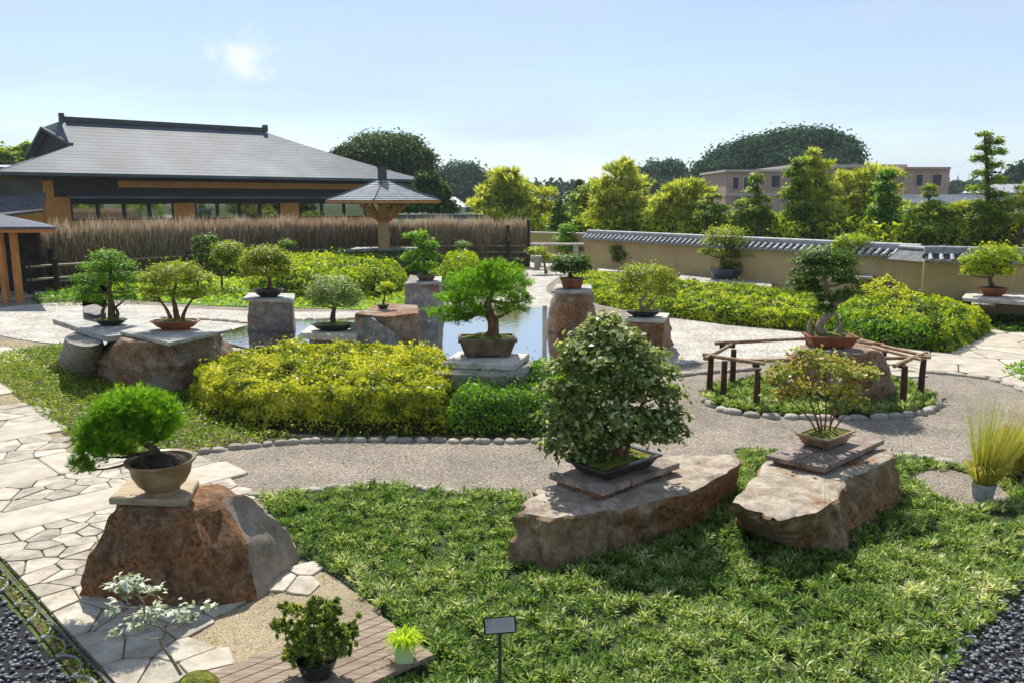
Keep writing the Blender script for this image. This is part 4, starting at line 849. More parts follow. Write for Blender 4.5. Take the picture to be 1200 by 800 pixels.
hedge('lime_hedge', 'long yellow green hedge running along the plaster wall', PX([(662, 338), (700, 357), (760, 369), (850, 381), (950, 390), (978, 382), (960, 362), (880, 350), (790, 344), (720, 334), (680, 330)]), .52, 620, .09, .05, 'lime', seed=18, rnd=.4, bump=.4, jt=.28)
hedge('green_hedge', 'green hedge with yellow tips at the corner by the stone paving', PX([(962, 388), (1000, 400), (1060, 409), (1112, 416), (1163, 391), (1110, 374), (1060, 364), (1000, 366)]), .68, 620, .085, .05, 'lime', seed=19, rnd=.5, jt=.34, bump=.45)
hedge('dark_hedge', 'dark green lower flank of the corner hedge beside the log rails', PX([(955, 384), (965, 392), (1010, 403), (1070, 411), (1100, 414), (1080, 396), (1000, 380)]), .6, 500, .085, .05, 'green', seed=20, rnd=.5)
hedge('loose_bush', 'loose yellow bush rising out of the corner hedge before the wall', curve([(990, 374), (1030, 382), (1080, 376), (1060, 360), (1005, 359)], 3), 1.12, 420, .11, .06, 'yellow', 'shrub', 'clipped shrubs', seed=22, rnd=1.5, bump=.45, sides=False)
hedge('loose_bush', 'low dark shrub at the foot of the wall pillar', curve([(1095, 382), (1120, 388), (1145, 380), (1130, 370), (1100, 371)], 3), .5, 400, .11, .06, 'hedge_dark', 'shrub', 'clipped shrubs', seed=23, rnd=.6)

# ============================================================ STONE TABLE ON THE LEFT
rock('display_rock', 'dark grey boulder holding up the left end of the stone table', [(72, 400), (112, 408), (125, 392), (84, 386)], [(68, 432), (112, 442), (122, 428), (80, 420)], .84, M['rock_grey'], 5, .06, .4, bulge=.06, rnd_=True)
rock('display_rock', 'rounded rust brown boulder under the right slab of the stone table', [(134, 397), (192, 402), (228, 393), (252, 387), (226, 379), (160, 384)], [(118, 438), (190, 461), (238, 450), (270, 431), (240, 418), (130, 424)], .945, M['rock_rust'], 6, .08, .4, crag=.09, bulge=.12, rnd_=True)
slab('stone_slab', 'long grey slab under the conical bonsai, left half of the stone table', [(61, 374), (124, 394), (146, 392), (200, 375), (150, 364), (84, 361)], .95, .10, M['slab_grey'], seed=2)
slab('stone_slab', 'overlapping thin grey slab under the spreading bonsai, right half of the stone table', [(140, 388), (198, 401), (273, 385), (206, 371)], 1.02, .06, M['slab_grey'], seed=3)
bonsai('bonsai_tree', 'conical green bonsai with a dark upright trunk on the left of the stone table', 130, 381, .95, ('oval', 36, 26, 7, 'pot_dark', 0, 'moss'),
       [(130, 376), (131, 360), (128, 342), (130, 322), (127, 300)],
       [(126, 302, 17, 9), (112, 314, 19, 9), (140, 312, 17, 9), (106, 327, 17, 8), (148, 326, 15, 9), (99, 340, 13, 6), (125, 330, 20, 9), (150, 340, 13, 7), (110, 350, 18, 7), (144, 350, 15, 6)],
       4.5, 'green', 6000, .065, .02, clump=12, crad=.45, up=.9, extra_trunks=([(133, 377), (138, 368), (135, 360)], [(124, 377), (120, 366), (126, 356)]))
bonsai('bonsai_tree', 'spreading flat topped pine bonsai on several trunks in an oval brown pot', 206, 386, 1.02, ('oval', 54, 34, 11, 'pot_red', 0, 'moss'),
       [(208, 378), (206, 364), (203, 350), (206, 335)],
       [(206, 317, 25, 8), (182, 326, 18, 8), (232, 327, 18, 8), (205, 331, 25, 9), (169, 342, 11, 7), (241, 343, 12, 7), (194, 344, 19, 7), (222, 346, 17, 7), (175, 352, 9, 4)],
       4, 'olive', 6500, .06, .02, bark='bark_red', clump=12, crad=.5, up=.9, extra_trunks=([(202, 378), (196, 364), (186, 350)], [(213, 378), (217, 364), (226, 350)]))
rock('viewing_stone', 'small dark stone lying on the slab behind the conical bonsai', [(98, 366), (112, 369), (125, 366), (110, 363)], [(96, 366), (112, 371), (128, 367), (110, 362)], 1.08, M['rock_grey'], 31, .03, .2, 'stone', 'small stones on the stone table', k=3, lev=4)
b_ = bpy.data.objects['viewing_stone']
for vv in b_.data.vertices: vv.co.z = max(vv.co.z, .951)

# ============================================================ PINE ON THE MOSSY SLAB, CENTRE
slab('plinth_stone', 'thick mossy grey stone base behind the dark front hedge', [(508, 437), (612, 441), (627, 424), (600, 415), (545, 414), (520, 425)], .66, .5, M['slab_moss'], 'stone', 'slabs under the bonsai pots', seed=5, jit=.02)
slab('stone_slab', 'square pale slab under the broad pine bonsai pot in the centre', [(519, 424), (603, 427), (620, 414), (537, 411)], .76, .09, M['slab_light'], seed=6, jit=.004)
bonsai('bonsai_tree', 'broad bright green pine bonsai sweeping left, in a brown rectangular pot', 571, 416, .76, ('rect', 66, 42, 22, 'pot_brown', 4, 'moss'),
       [(577, 395), (578, 378), (571, 362), (574, 348), (580, 330)],
       [(583, 314, 20, 9), (580, 325, 32, 13), (556, 333, 26, 11), (603, 335, 18, 11), (575, 347, 36, 12), (532, 352, 22, 9), (609, 352, 13, 10), (520, 368, 19, 8), (546, 365, 22, 9), (598, 362, 18, 8), (538, 375, 17, 5)],
       8, 'pine', 30000, .07, .010, 'needle', bark='bark_red', clump=12, crad=.5, up=.9, tuft=7, extra_trunks=([(574, 368), (560, 366), (548, 372), (540, 372)],))
mb = MB(); b = G(585, 440, 0); p = V(585, 438, 13.4); mb.tube([(p.x, p.y, 0), (p.x, p.y, V(585, 402, p.y).z)], .006, 6); o = mb.build('plant_stake', M['iron']); tag(o, 'thin black stake in front of the brown rectangular pine pot', 'stake')

# ============================================================ STONES IN AND AROUND THE POND
slab('plinth_stone', 'dark stone block standing in the pond under the dome bonsai slab', [(362, 396), (425, 398), (430, 388), (370, 386)], .36, .4, M['rock_grey'], 'stone', 'slabs under the bonsai pots', seed=8, jit=.03)
slab('stone_slab', 'pale slab under the small leaved dome bonsai beside the arched stone', [(351, 390), (417, 393), (424, 381), (368, 378)], .50, .13, M['slab_light'], seed=9)
bonsai('bonsai_tree', 'small leaved pale green bonsai with a perfect dome crown by the pond', 391, 387, .50, ('oval', 50, 30, 8, 'pot_dark', 0, 'moss'),
       [(391, 382), (390, 370), (392, 358), (391, 345)],
       [(391, 338, 26, 14), (373, 348, 15, 11), (410, 348, 15, 11), (391, 352, 28, 12), (378, 357, 14, 6), (404, 357, 16, 6)],
       4, 'soft', 6500, .055, .026, flat=False, clump=10, crad=.35, shell=.3, up=.8)
# arched stone: a curved plate leaning on the flat topped rock
root = None
def arch(label, pts, y, th, m):
    P = [V(a, b, y) for a, b in pts]; c = sum(P, Vector()) / len(P); n = len(P); v = [tuple(p + Vector((.0, -.25, 0))) for p in P] + [tuple(p + Vector((.12, th, .02))) for p in P]
    f = [tuple(range(n)), tuple(range(2 * n - 1, n - 1, -1))] + [(i, (i + 1) % n, n + (i + 1) % n, n + i) for i in range(n)]
    o = mk('arched_stone', v, f, m, None, (c.x, c.y, 0)); tag(o, label, 'rock', 'display rocks that carry the bonsai')
    bv = o.modifiers.new('edge', 'BEVEL'); bv.width = .05; bv.segments = 2
arch('arched grey stone with a pale rounded rim leaning before the flat topped rock', [(415, 425), (416, 380), (424, 374), (436, 373), (447, 380), (455, 392), (460, 410), (461, 425)], 16.9, .35, M['rock_grey'])
rock('display_rock', 'flat topped rust brown block rock beside the arched stone', [(415, 367), (452, 371), (491, 366), (489, 357), (447, 354)], [(418, 404), (452, 410), (492, 408), (490, 392), (440, 390)], .84, M['rock_rust'], 9, .03, .5, crag=.03)
bonsai('bonsai_tree', 'tiny bonsai with one small crown on the flat topped rock', 449, 362, .84, ('oval', 14, 12, 5, 'pot_dark', 0, 'moss'), [(449, 356), (451, 347), (450, 340)], [(453, 336, 9, 4), (447, 341, 6, 3)], 1.3, 'lime', 500, .07, .03, clump=8, crad=.5)
rock('display_rock', 'smooth grey block rock rising from the pond under the round bonsai', [(292, 352), (342, 353), (343, 346), (296, 345)], [(288, 389), (345, 391), (346, 380), (292, 378)], .88, M['rock_grey'], 10, .05, .6, crag=.05)
slab('stone_slab', 'thin dark slab on the smooth grey pond rock', [(284, 350), (344, 352), (346, 344), (291, 343)], .93, .06, M['slab_grey'], seed=11)
bonsai('bonsai_tree', 'round crowned yellow green bonsai in a dark pot on the smooth grey pond rock', 315, 348, .93, ('oval', 34, 24, 9, 'pot_dark', 0, 'soil'),
       [(315, 342), (316, 330), (313, 320), (313, 308)], [(312, 300, 22, 13), (297, 310, 15, 12), (327, 308, 14, 12), (312, 318, 22, 9), (298, 321, 12, 7), (328, 321, 12, 6)],
       2.8, 'olive', 6000, .08, .035, bark='bark_red', clump=10, crad=.4, up=.8)
rock('display_rock', 'tall grey upright rock behind the flat topped one', [(474, 333), (516, 333), (518, 324), (480, 322)], [(474, 376), (512, 381), (520, 372), (480, 366)], 1.05, M['rock_grey'], 12, .05, .6, crag=.05)
slab('stone_slab', 'small slab on the tall grey upright rock', [(488, 331), (517, 331), (518, 324), (490, 324)], 1.11, .06, M['slab_grey'], seed=12)
bonsai('bonsai_tree', 'slender bonsai with stacked green pads on the tall grey upright rock', 500, 329, 1.11, ('rect', 20, 16, 6, 'pot_brown', 0, 'moss'),
       [(498, 324), (497, 312), (497, 300), (494, 285), (488, 280)], [(487, 277, 12, 6), (500, 288, 12, 7), (493, 299, 15, 7), (478, 303, 8, 4), (509, 302, 7, 6), (496, 313, 14, 5), (484, 315, 8, 4)],
       1.8, 'pine', 3600, .1, .035, clump=8, crad=.5, up=.8)
rock('display_rock', 'tall rust streaked boulder tapering to a slab by the white gravel bend', [(650, 343), (690, 343), (690, 336), (654, 335)], [(641, 393), (696, 395), (698, 384), (648, 380)], 1.10, M['rock_rust'], 13, .08, .5, crag=.07, bulge=.05, rnd_=True)
slab('stone_slab', 'dark grey slab on the tall rust streaked boulder', [(646, 341), (694, 342), (693, 334), (652, 333)], 1.17, .06, M['slab_grey'], seed=13)
bonsai('bonsai_tree', 'low spreading dark green bonsai in a square brown pot on the rust streaked boulder', 670, 338, 1.17, ('rect', 26, 22, 12, 'pot_red', 0, 'moss'),
       [(670, 327), (668, 320), (670, 312)], [(669, 306, 19, 7), (656, 315, 11, 6), (683, 314, 10, 7), (669, 317, 19, 6)], 3, 'pine_dark', 3600, .09, .03, clump=10, crad=.45, up=.9)
rock('display_rock', 'angular brown striped rock right of the large maple, under the low green pot', [(732, 377), (778, 378), (784, 369), (745, 366)], [(742, 408), (775, 414), (790, 404), (750, 396)], .74, M['rock_rust'], 14, .07, .4, crag=.08)
slab('stone_slab', 'thin brown slab on the angular striped rock', [(732, 374), (778, 376), (785, 367), (742, 365)], .79, .05, M['slab_light'], seed=14)
bonsai('bonsai_tree', 'wide airy yellow green bonsai in a low dark green oval pot', 754, 371, .79, ('oval', 40, 26, 7, 'pot_dark', 0, 'moss'),
       [(755, 365), (750, 355), (757, 345), (757, 332)], [(757, 320, 26, 9), (738, 329, 16, 8), (779, 329, 15, 8), (757, 337, 26, 8), (735, 342, 13, 5), (783, 343, 11, 5)],
       2.6, 'olive', 5200, .07, .025, bark='bark_pale', clump=10, crad=.45, up=.8, extra_trunks=([(758, 365), (764, 354), (772, 345)],))
rock('display_rock', 'brown boulder in the middle of the log rail frame carrying a red pot', [(935, 412), (1010, 416), (1030, 410), (1000, 401), (945, 401)], [(905, 462), (1010, 476), (1042, 462), (1010, 446), (920, 446)], .86, M['rock_rust'], 15, .09, .5, crag=.08, bulge=.12, rnd_=True)
bonsai('bonsai_tree', 'tall layered dark green bonsai with a bleached trunk in a red pot', 972, 406, .87, ('rect', 54, 34, 14, 'pot_red', -4, 'moss'),
       [(966, 395), (960, 384), (968, 372), (978, 360), (970, 345), (967, 325), (966, 305)],
       [(965, 299, 26, 8), (948, 308, 18, 7), (985, 309, 18, 8), (965, 319, 28, 7), (945, 332, 17, 6), (992, 330, 17, 7), (938, 320, 11, 5), (1000, 344, 17, 6), (950, 340, 15, 5), (973, 350, 17, 8), (968, 362, 14, 6)],
       6, 'pine_dark', 8500, .07, .02, bark='bark_pale', clump=12, crad=.45, up=.9, extra_trunks=([(955, 396), (948, 385), (952, 372)], [(976, 396), (984, 384), (978, 366)]))
mb = MB(); p = G(638, 410, .06); mb.tube([(p.x, p.y, .0), (p.x, p.y, 1.02)], .05, 10); o = mb.build('stone_post', M['slab_light']); tag(o, 'slim pale post standing in the bright part of the pond', 'post')

# log rail frame
fr = thing('log_rail_frame', G(955, 466), 'square frame of dark log posts and pale rails round the brown boulder', 'railing')
ZR = .66
for a, b_ in ((831, 463), (847, 471), (858, 454), (886, 482), (1057, 478), (1078, 468), (1034, 440), (945, 441)):
    p = G(a, b_); mb = MB(); mb.tube([p + Vector((0, 0, -.05)), p + Vector((0, 0, ZR * .5)), p + Vector((random.uniform(-.01, .01), 0, ZR + .02))], [.052, .05, .046], 10, jit=.12); mb.build('post', M['log_dark'], fr, (p.x, p.y, 0), smooth=True, sharp=50)
for a, b_ in (((838, 405), (950, 399)), ((938, 398), (1036, 405)), ((1008, 399), (1088, 418)), ((824, 417), (896, 428)), ((866, 424), (1090, 420)), ((826, 421), (860, 403)), ((1048, 430), (1086, 414)), ((1000, 405), (1080, 423))):
    p, q = G(*a, ZR), G(*b_, ZR); z = random.uniform(0, .04); mb = MB(); mb.tube([p + Vector((0, 0, z)), p.lerp(q, .5) + Vector((0, 0, z + random.uniform(-.01, .02))), q + Vector((0, 0, z))], [.035, .032, .027], 8, jit=.15); mb.build('rail', M['log_pale'], fr, tuple(p.lerp(q, .5)), smooth=True, sharp=50)
for a, b_ in ((831, 418), (847, 405), (858, 404), (886, 426), (1057, 427), (1078, 418)):
    p = G(a, b_, ZR); mb = MB()
    for k in range(3): mb.lathe(p + Vector((0, 0, -.05 + k * .022)), [(.056, 0), (.060, .01), (.056, .02)], 10)
    mb.build('rope_lashing', M['dark_wood'], fr)

# ============================================================ BONSAI ALONG THE PLASTER WALL
slab('stone_bench', 'long low grey stone bench against the wall under the blue pot', [(788, 331), (905, 336), (900, 324), (800, 321)], .36, .36, M['slab_grey'], 'bench', 'stone benches by the wall', seed=21)
bonsai('bonsai_tree', 'airy olive bonsai in a round blue grey pot on the low wall bench', 849, 327, .36, ('round', 38, 34, 12, 'pot_blue', 0, 'soil'),
       [(850, 317), (846, 305), (852, 295), (848, 282)], [(850, 273, 20, 6), (838, 283, 15, 6), (867, 285, 13, 5), (828, 296, 9, 5), (850, 298, 13, 6), (873, 299, 14, 5), (885, 293, 6, 3), (856, 311, 12, 6)],
       3.2, 'olive', 3600, .12, .045, clump=9, crad=.5, up=.8)
slab('stone_slab', 'pale slab at the wall under the small dark pyramid shaped bonsai', [(700, 317), (750, 319), (748, 312), (704, 310)], .30, .3, M['slab_light'], seed=22)
bonsai('bonsai_tree', 'small dark green pyramid shaped bonsai before the left end of the wall', 734, 315, .30, ('oval', 18, 14, 4, 'pot_dark', 0, 'soil'),
       [(734, 311), (734, 300), (733, 288)], [(733, 284, 9, 6), (724, 294, 9, 6), (743, 295, 8, 6), (733, 300, 15, 6), (724, 305, 8, 4), (744, 304, 9, 4)], 1.8, 'pine_dark', 2400, .13, .05, clump=9, crad=.5)
rock('display_rock', 'small pale boulder against the wall under the little stone slab', [(1003, 326), (1021, 326), (1022, 321), (1004, 320)], [(1001, 350), (1023, 351), (1024, 346), (1003, 345)], .84, M['rock_tan'], 24, .03, .5)
slab('stone_slab', 'little stone slab held up before the wall by a pale boulder', [(990, 324), (1023, 325), (1023, 317), (993, 316)], .90, .07, M['slab_grey'], seed=23)
bonsai('bonsai_tree', 'small round headed yellow green bonsai on the little slab before the wall', 1006, 320, .90, ('oval', 17, 14, 5, 'pot_dark', 0, 'soil'),
       [(1005, 315), (1004, 305), (1002, 295)], [(999, 283, 18, 7), (986, 289, 9, 6), (1013, 289, 9, 6), (1000, 294, 13, 5)], 2, 'lime', 2600, .10, .04, clump=9, crad=.5)
rock('bench_leg', 'pale round boulder holding up the stone bench at the right edge', [(1138, 356), (1166, 357), (1168, 350), (1140, 349)], [(1136, 375), (1166, 377), (1169, 370), (1138, 368)], .62, M['rock_tan'], 25, .03, .5, 'rock', None)
slab('stone_bench', 'pale stone bench on a boulder at the right edge', [(1127, 349), (1290, 360), (1280, 346), (1135, 340)], .72, .09, M['slab_light'], 'bench', 'stone benches by the wall', seed=24)
bonsai('bonsai_tree', 'round yellow green bonsai in a brown pot on the right hand stone bench', 1163, 347, .72, ('round', 32, 30, 10, 'pot_red', 0, 'soil'),
       [(1164, 338), (1160, 328), (1165, 316), (1162, 305)], [(1162, 296, 22, 7), (1142, 307, 15, 8), (1184, 306, 14, 8), (1151, 319, 17, 6), (1178, 319, 12, 7), (1133, 319, 7, 5), (1162, 308, 20, 8)], 3, 'lime', 3800, .09, .04, clump=9, crad=.5)

# topiary and small bonsai on the lawn and behind
def topiary(label, px, py, pads, trunk, leaf, n, ln=.1, wd=.04, r0=1.6, z=0.0, name='clipped_tree', group='clipped little trees on the lawn'):
    return bonsai(name, label, px, py, z, None, trunk, pads, r0, leaf, n, ln, wd, cat='tree', group=group, clump=9, crad=.45, up=.8)
topiary('clipped little tree with dark green pads on a leaning trunk before the brushwood fence', 246, 335, [(243, 281, 13, 5), (234, 292, 8, 5), (250, 291, 9, 5), (230, 302, 6, 4), (240, 303, 9, 4)], [(246, 333), (240, 315), (244, 298), (242, 284)], 'pine_dark', 2600)
topiary('clipped little tree with one round olive head on a bare stem', 261, 342, [(267, 293, 17, 8), (266, 302, 16, 8), (272, 308, 9, 4)], [(261, 341), (260, 325), (264, 305)], 'olive', 3200)
topiary('small green ball topiary behind the round crowned bonsai', 336, 318, [(335, 288, 10, 6)], [(336, 317), (335, 295)], 'pine', 1100)
topiary('little pale tree with a white green head near the end of the brushwood fence', 543, 316, [(543, 288, 8, 5), (543, 295, 7, 4)], [(543, 315), (543, 298)], 'soft', 900)
topiary('dark green pointed topiary by the low rails left of the wall', 664, 309, [(664, 271, 9, 8), (660, 282, 10, 7), (670, 285, 9, 7), (664, 291, 11, 5), (677, 292, 6, 4)], [(664, 308), (664, 280)], 'pine', 2600, .15, .06)
topiary('round green bush on a stem half hidden left of the gravel bend', 640, 322, [(630, 296, 10, 5), (645, 304, 9, 5)], [(640, 321), (636, 300)], 'lime', 900, .15, .06)

# ============================================================ MAIN BUILDING
hall = thing('tea_hall', (-35.2, 56.6, 0), 'large low hall with a wide dark grey hipped roof and ochre walls', 'building')
HO = Vector((-35.2, 56.6, 0)); HD = Vector((.788, .616, 0)); HB = Vector((-.616, .788, 0))
def HP(a, b, z): return HO + HD * a + HB * b + Vector((0, 0, z))
ZE, ZR_, LE, BR = 5.17, 9.5, 34.3, 8.05
def prof(t): return ZE + (ZR_ - ZE) * (t * .86 + t * t * .14)
def slope(name, rows, m, lip=.009):
    """rows of (left, right) points from the eave up: lapped courses"""
    mb = MB()
    for i in range(len(rows) - 1):
        (l0, r0_), (l1, r1_) = rows[i], rows[i + 1]; u = Vector((0, 0, lip)); mb.add([l0 + u, r0_ + u, r1_, l1, l0, r0_], [(0, 1, 2, 3), (4, 5, 1, 0)])
    return mb.build(name, m, hall)
NR = 16; tg = .56
def lft(t):  # left end of the front slope: hip below the gable foot, verge above it
    return t / tg * 5.66 if t < tg else 5.66
rows = [(HP(lft(i / NR), BR * i / NR, prof(i / NR)), HP(LE - (LE - 22) * (i / NR), BR * i / NR, prof(i / NR))) for i in range(NR + 1)]
slope('front_roof', rows, M['roof_metal'])
rows = [(HP(LE - (LE - 22) * (i / NR), 2 * BR - BR * i / NR, prof(i / NR)), HP(lft(i / NR), 2 * BR - BR * i / NR, prof(i / NR))) for i in range(NR + 1)]
slope('back_roof', rows, M['roof_metal'])
rows = [(HP(LE - (LE - 22) * (i / NR), BR * i / NR, prof(i / NR)), HP(LE - (LE - 22) * (i / NR), 2 * BR - BR * i / NR, prof(i / NR))) for i in range(NR + 1)]
slope('end_roof', rows, M['roof_metal'])
n_ = 14; rows = [(HP(i / n_ * 5.66, 2 * BR - BR * tg * i / n_, prof(tg * i / n_)), HP(i / n_ * 5.66, BR * tg * i / n_, prof(tg * i / n_))) for i in range(n_ + 1)]
slope('end_roof', rows, M['roof_metal'])
V1, V2, V3, V4 = HP(5.5, BR * tg, prof(tg) + .02), HP(4.4, 9.5, 9.0), HP(3.4, 12.2, 6.7), HP(5.6, 8.05, ZR_)
mb = MB(); mb.add([V1 + HD * .5, V2 + HD * .5 - Vector((0, 0, .15)), V3 + HD * .5, V1 + HD * .6 + Vector((0, 0, -1.5))], [(0, 1, 2), (0, 2, 3)]); mb.build('gable', M['dark_wood'], hall)
mb = MB(); mb.add([V1, V2, V4, V1 - Vector((0, 0, .2)), V2 - Vector((0, 0, .2)), V3, HP(5.66, 2 * BR - BR * tg, prof(tg))], [(0, 1, 2), (0, 3, 4, 1), (1, 5, 6, 2)]); mb.build('gable_roof', M['roof_metal'], hall)
mb = MB()
mb.beam(V1 + Vector((0, 0, .05)), V4 + Vector((0, 0, .05)), .3, .16); mb.beam(V1, V2, .16, .14); mb.beam(V2, V3, .2, .2)
mb.build('verge', M['roof_metal'], hall)
mb = MB(); mb.beam(HP(5.5, BR, ZR_ + .14), HP(22.2, BR, ZR_ + .14), .45, .36); mb.build('ridge', M['tile_dark'], hall)
for a in (5.6, 22.2): mb = MB(); mb.box(HP(a, BR, ZR_ + .26), (.35, .55, .62), math.atan2(HD.y, HD.x)); mb.build('ridge_end', M['tile_dark'], hall)
mb = MB()
for p, q in ((HP(0, 0, ZE - .08), HP(LE, 0, ZE - .08)), (HP(0, 0, ZE - .08), HP(0, 2 * BR, ZE - .08)), (HP(LE, 0, ZE - .08), HP(LE, 2 * BR, ZE - .08))): mb.beam(p, q, .12, .22)
mb.build('gutter', M['roof_metal'], hall)
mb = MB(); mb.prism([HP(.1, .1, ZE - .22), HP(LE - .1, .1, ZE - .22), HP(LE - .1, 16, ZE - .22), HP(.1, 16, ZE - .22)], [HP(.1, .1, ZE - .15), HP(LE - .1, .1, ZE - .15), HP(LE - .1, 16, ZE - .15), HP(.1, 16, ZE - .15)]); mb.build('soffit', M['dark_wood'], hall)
mb = MB()
for k in range(57): mb.beam(HP(.3 + k * .6, .15, ZE - .27), HP(.3 + k * .6, 2.5, ZE - .27), .09, .09)
o = mb.build('rafter', M['dark_wood'], hall)
def a_of(px, b=2.5):
    u = (px - 600) * CP / FOC; x0 = HO.x + HB.x * b; y0 = HO.y + HB.y * b; return (u * y0 - x0) / (HD.x - HD.y * u)
def wallbox(name, a0, a1, b0, b1, z0, z1, m, parent=hall):
    mb = MB(); mb.prism([HP(a0, b0, z0), HP(a1, b0, z0), HP(a1, b1, z0), HP(a0, b1, z0)], [HP(a0, b0, z1), HP(a1, b0, z1), HP(a1, b1, z1), HP(a0, b1, z1)]); return mb.build(name, m, parent)
aL, aR = a_of(52), 31.9
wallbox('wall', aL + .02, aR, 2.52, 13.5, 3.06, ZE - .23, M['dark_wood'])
wallbox('wall', a_of(140), aR - .5, 2.49, 2.52, 4.25, 4.75, M['plaster_ochre'])
wallbox('wall', aL, aR, 2.5, 13.4, 0, 1.75, M['plaster_ochre'])
wallbox('wall', a_of(52), a_of(64), 2.47, 2.6, 1.76, 4.7, M['plaster_ochre'])
wallbox('wall', a_of(64), a_of(82), 2.48, 2.6, 1.76, 3.5, M['plaster_ochre'])
wallbox('wall', a_of(203), a_of(228), 2.48, 2.7, 1.76, 3.05, M['plaster_ochre'])
wallbox('wall', a_of(328), a_of(350), 2.48, 2.7, 1.76, 3.05, M['plaster_ochre'])
wallbox('floor_slab', aL, aR, 2.7, 13.0, 1.755, 1.8, M['dark_wood'])
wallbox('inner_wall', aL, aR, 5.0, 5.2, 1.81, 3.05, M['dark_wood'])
# pent roof over the windows
mb = MB(); a0, a1 = a_of(82) - .4, aR - .3
mb.add([HP(a0, .9, 3.52), HP(a1, .9, 3.52), HP(a1, 2.5, 4.0), HP(a0, 2.5, 4.0), HP(a0, .9, 3.40), HP(a1, .9, 3.40), HP(a1, 2.5, 3.88), HP(a0, 2.5, 3.88)], [(0, 1, 2, 3), (7, 6, 5, 4), (0, 4, 5, 1), (1, 5, 6, 2), (3, 7, 4, 0)]); mb.build('pent_roof', M['tile_dark'], hall)
mb = MB(); mb.beam(HP(a0, .84, 3.47), HP(a1, .84, 3.47), .1, .13); mb.build('gutter', M['roof_metal'], hall)
for x0, x1, k in ((82, 203, 4), (228, 328, 4), (350, 452, 4)):
    A0, A1 = a_of(x0), a_of(x1)
    for i in range(k):
        u0 = A0 + (A1 - A0) * i / k; u1 = A0 + (A1 - A0) * (i + 1) / k; mb = MB(); w = .14
        for c0, c1, z0, z1 in ((u0, u0 + w, 1.76, 3.05), (u1 - w, u1 - .004, 1.76, 3.05), (u0 + w, u1 - w, 1.76, 1.86), (u0 + w, u1 - w, 2.97, 3.05)):
            mb.prism([HP(c0, 2.5, z0), HP(c1, 2.5, z0), HP(c1, 2.62, z0), HP(c0, 2.62, z0)], [HP(c0, 2.5, z1), HP(c1, 2.5, z1), HP(c1, 2.62, z1), HP(c0, 2.62, z1)])
        fr_ = mb.build('window', M['dark_wood'], hall)
        mb = MB(); mb.prism([HP(u0 + w, 2.55, 1.86), HP(u1 - w, 2.55, 1.86), HP(u1 - w, 2.57, 1.86), HP(u0 + w, 2.57, 1.86)], [HP(u0 + w, 2.55, 2.97), HP(u1 - w, 2.55, 2.97), HP(u1 - w, 2.57, 2.97), HP(u0 + w, 2.57, 2.97)]); mb.build('pane', M['glass'], fr_)
# low wing at the left end
wallbox('wing_wall', a_of(-60), aL - .01, 2.6, 8, 0, 2.9, M['plaster_ochre'])
mb = MB(); mb.add([V(54, 226, 58.2), V(50, 246, 56.5), V(-80, 262, 52.0), V(-80, 236, 54), V(54, 229, 58.2), V(50, 249, 56.5), V(-80, 266, 52.0), V(-80, 240, 54)], [(0, 1, 2, 3), (7, 6, 5, 4), (0, 4, 5, 1), (1, 5, 6, 2), (2, 6, 7, 3), (3, 7, 4, 0)]); mb.build('wing_roof', M['tile_dark'], hall)

# porch at the left edge
porch = thing('porch', G(0, 352), 'open porch with orange wooden posts and a light grey roof at the left edge', 'building')
z0 = 2.42; F1 = G(66, 266, z0); F0 = V(-190, 268, F1.y - .3); F0.z = z0; B1 = Vector((F1.x - 2.9, F1.y + 4.4, z0)); B0 = Vector((F0.x, F0.y + 4.4, z0)); R0 = Vector((F0.x, F0.y + 2.2, z0 + .42)); R1 = Vector((F1.x - 3.4, F1.y + 2.2, z0 + .42))
mb = MB(); mb.add([F0, F1, R1, R0, B1, B0], [(0, 1, 2, 3), (1, 4, 2), (4, 5, 3, 2)]); d = Vector((0, 0, -.07)); mb.add([F0 + d, F1 + d, B1 + d, B0 + d, F0, F1, B1, B0], [(3, 2, 1, 0), (0, 1, 5, 4), (1, 2, 6, 5)]); mb.build('roof', M['roof_metal'], porch)
mb = MB(); mb.beam(F0 + Vector((0, .15, -.13)), F1 + Vector((-.15, .15, -.13)), .1, .11); mb.beam(F1 + Vector((-.25, .2, -.13)), B1 + Vector((-.15, -.1, -.13)), .1, .11); mb.build('beam', M['orange_wood'], porch)
for px in (2, 18, -40):
    yy = F1.y + .5; p = V(px, 300, yy); mb = MB(); mb.box((p.x, yy, (z0 - .19) / 2), (.17, .17, z0 - .19)); mb.build('post', M['orange_wood'], porch)
mb = MB(); mb.box((F1.x - 4.75, F1.y + 3.6, 1.12), (4.2, .15, 2.24)); mb.build('back_wall', M['dark_wood'], porch)
mb = MB(); mb.box((G(10, 345).x - 2, F1.y + 1.6, .025), (6.5, 3.6, .05)); mb.build('floor', M['slab_grey'], porch)

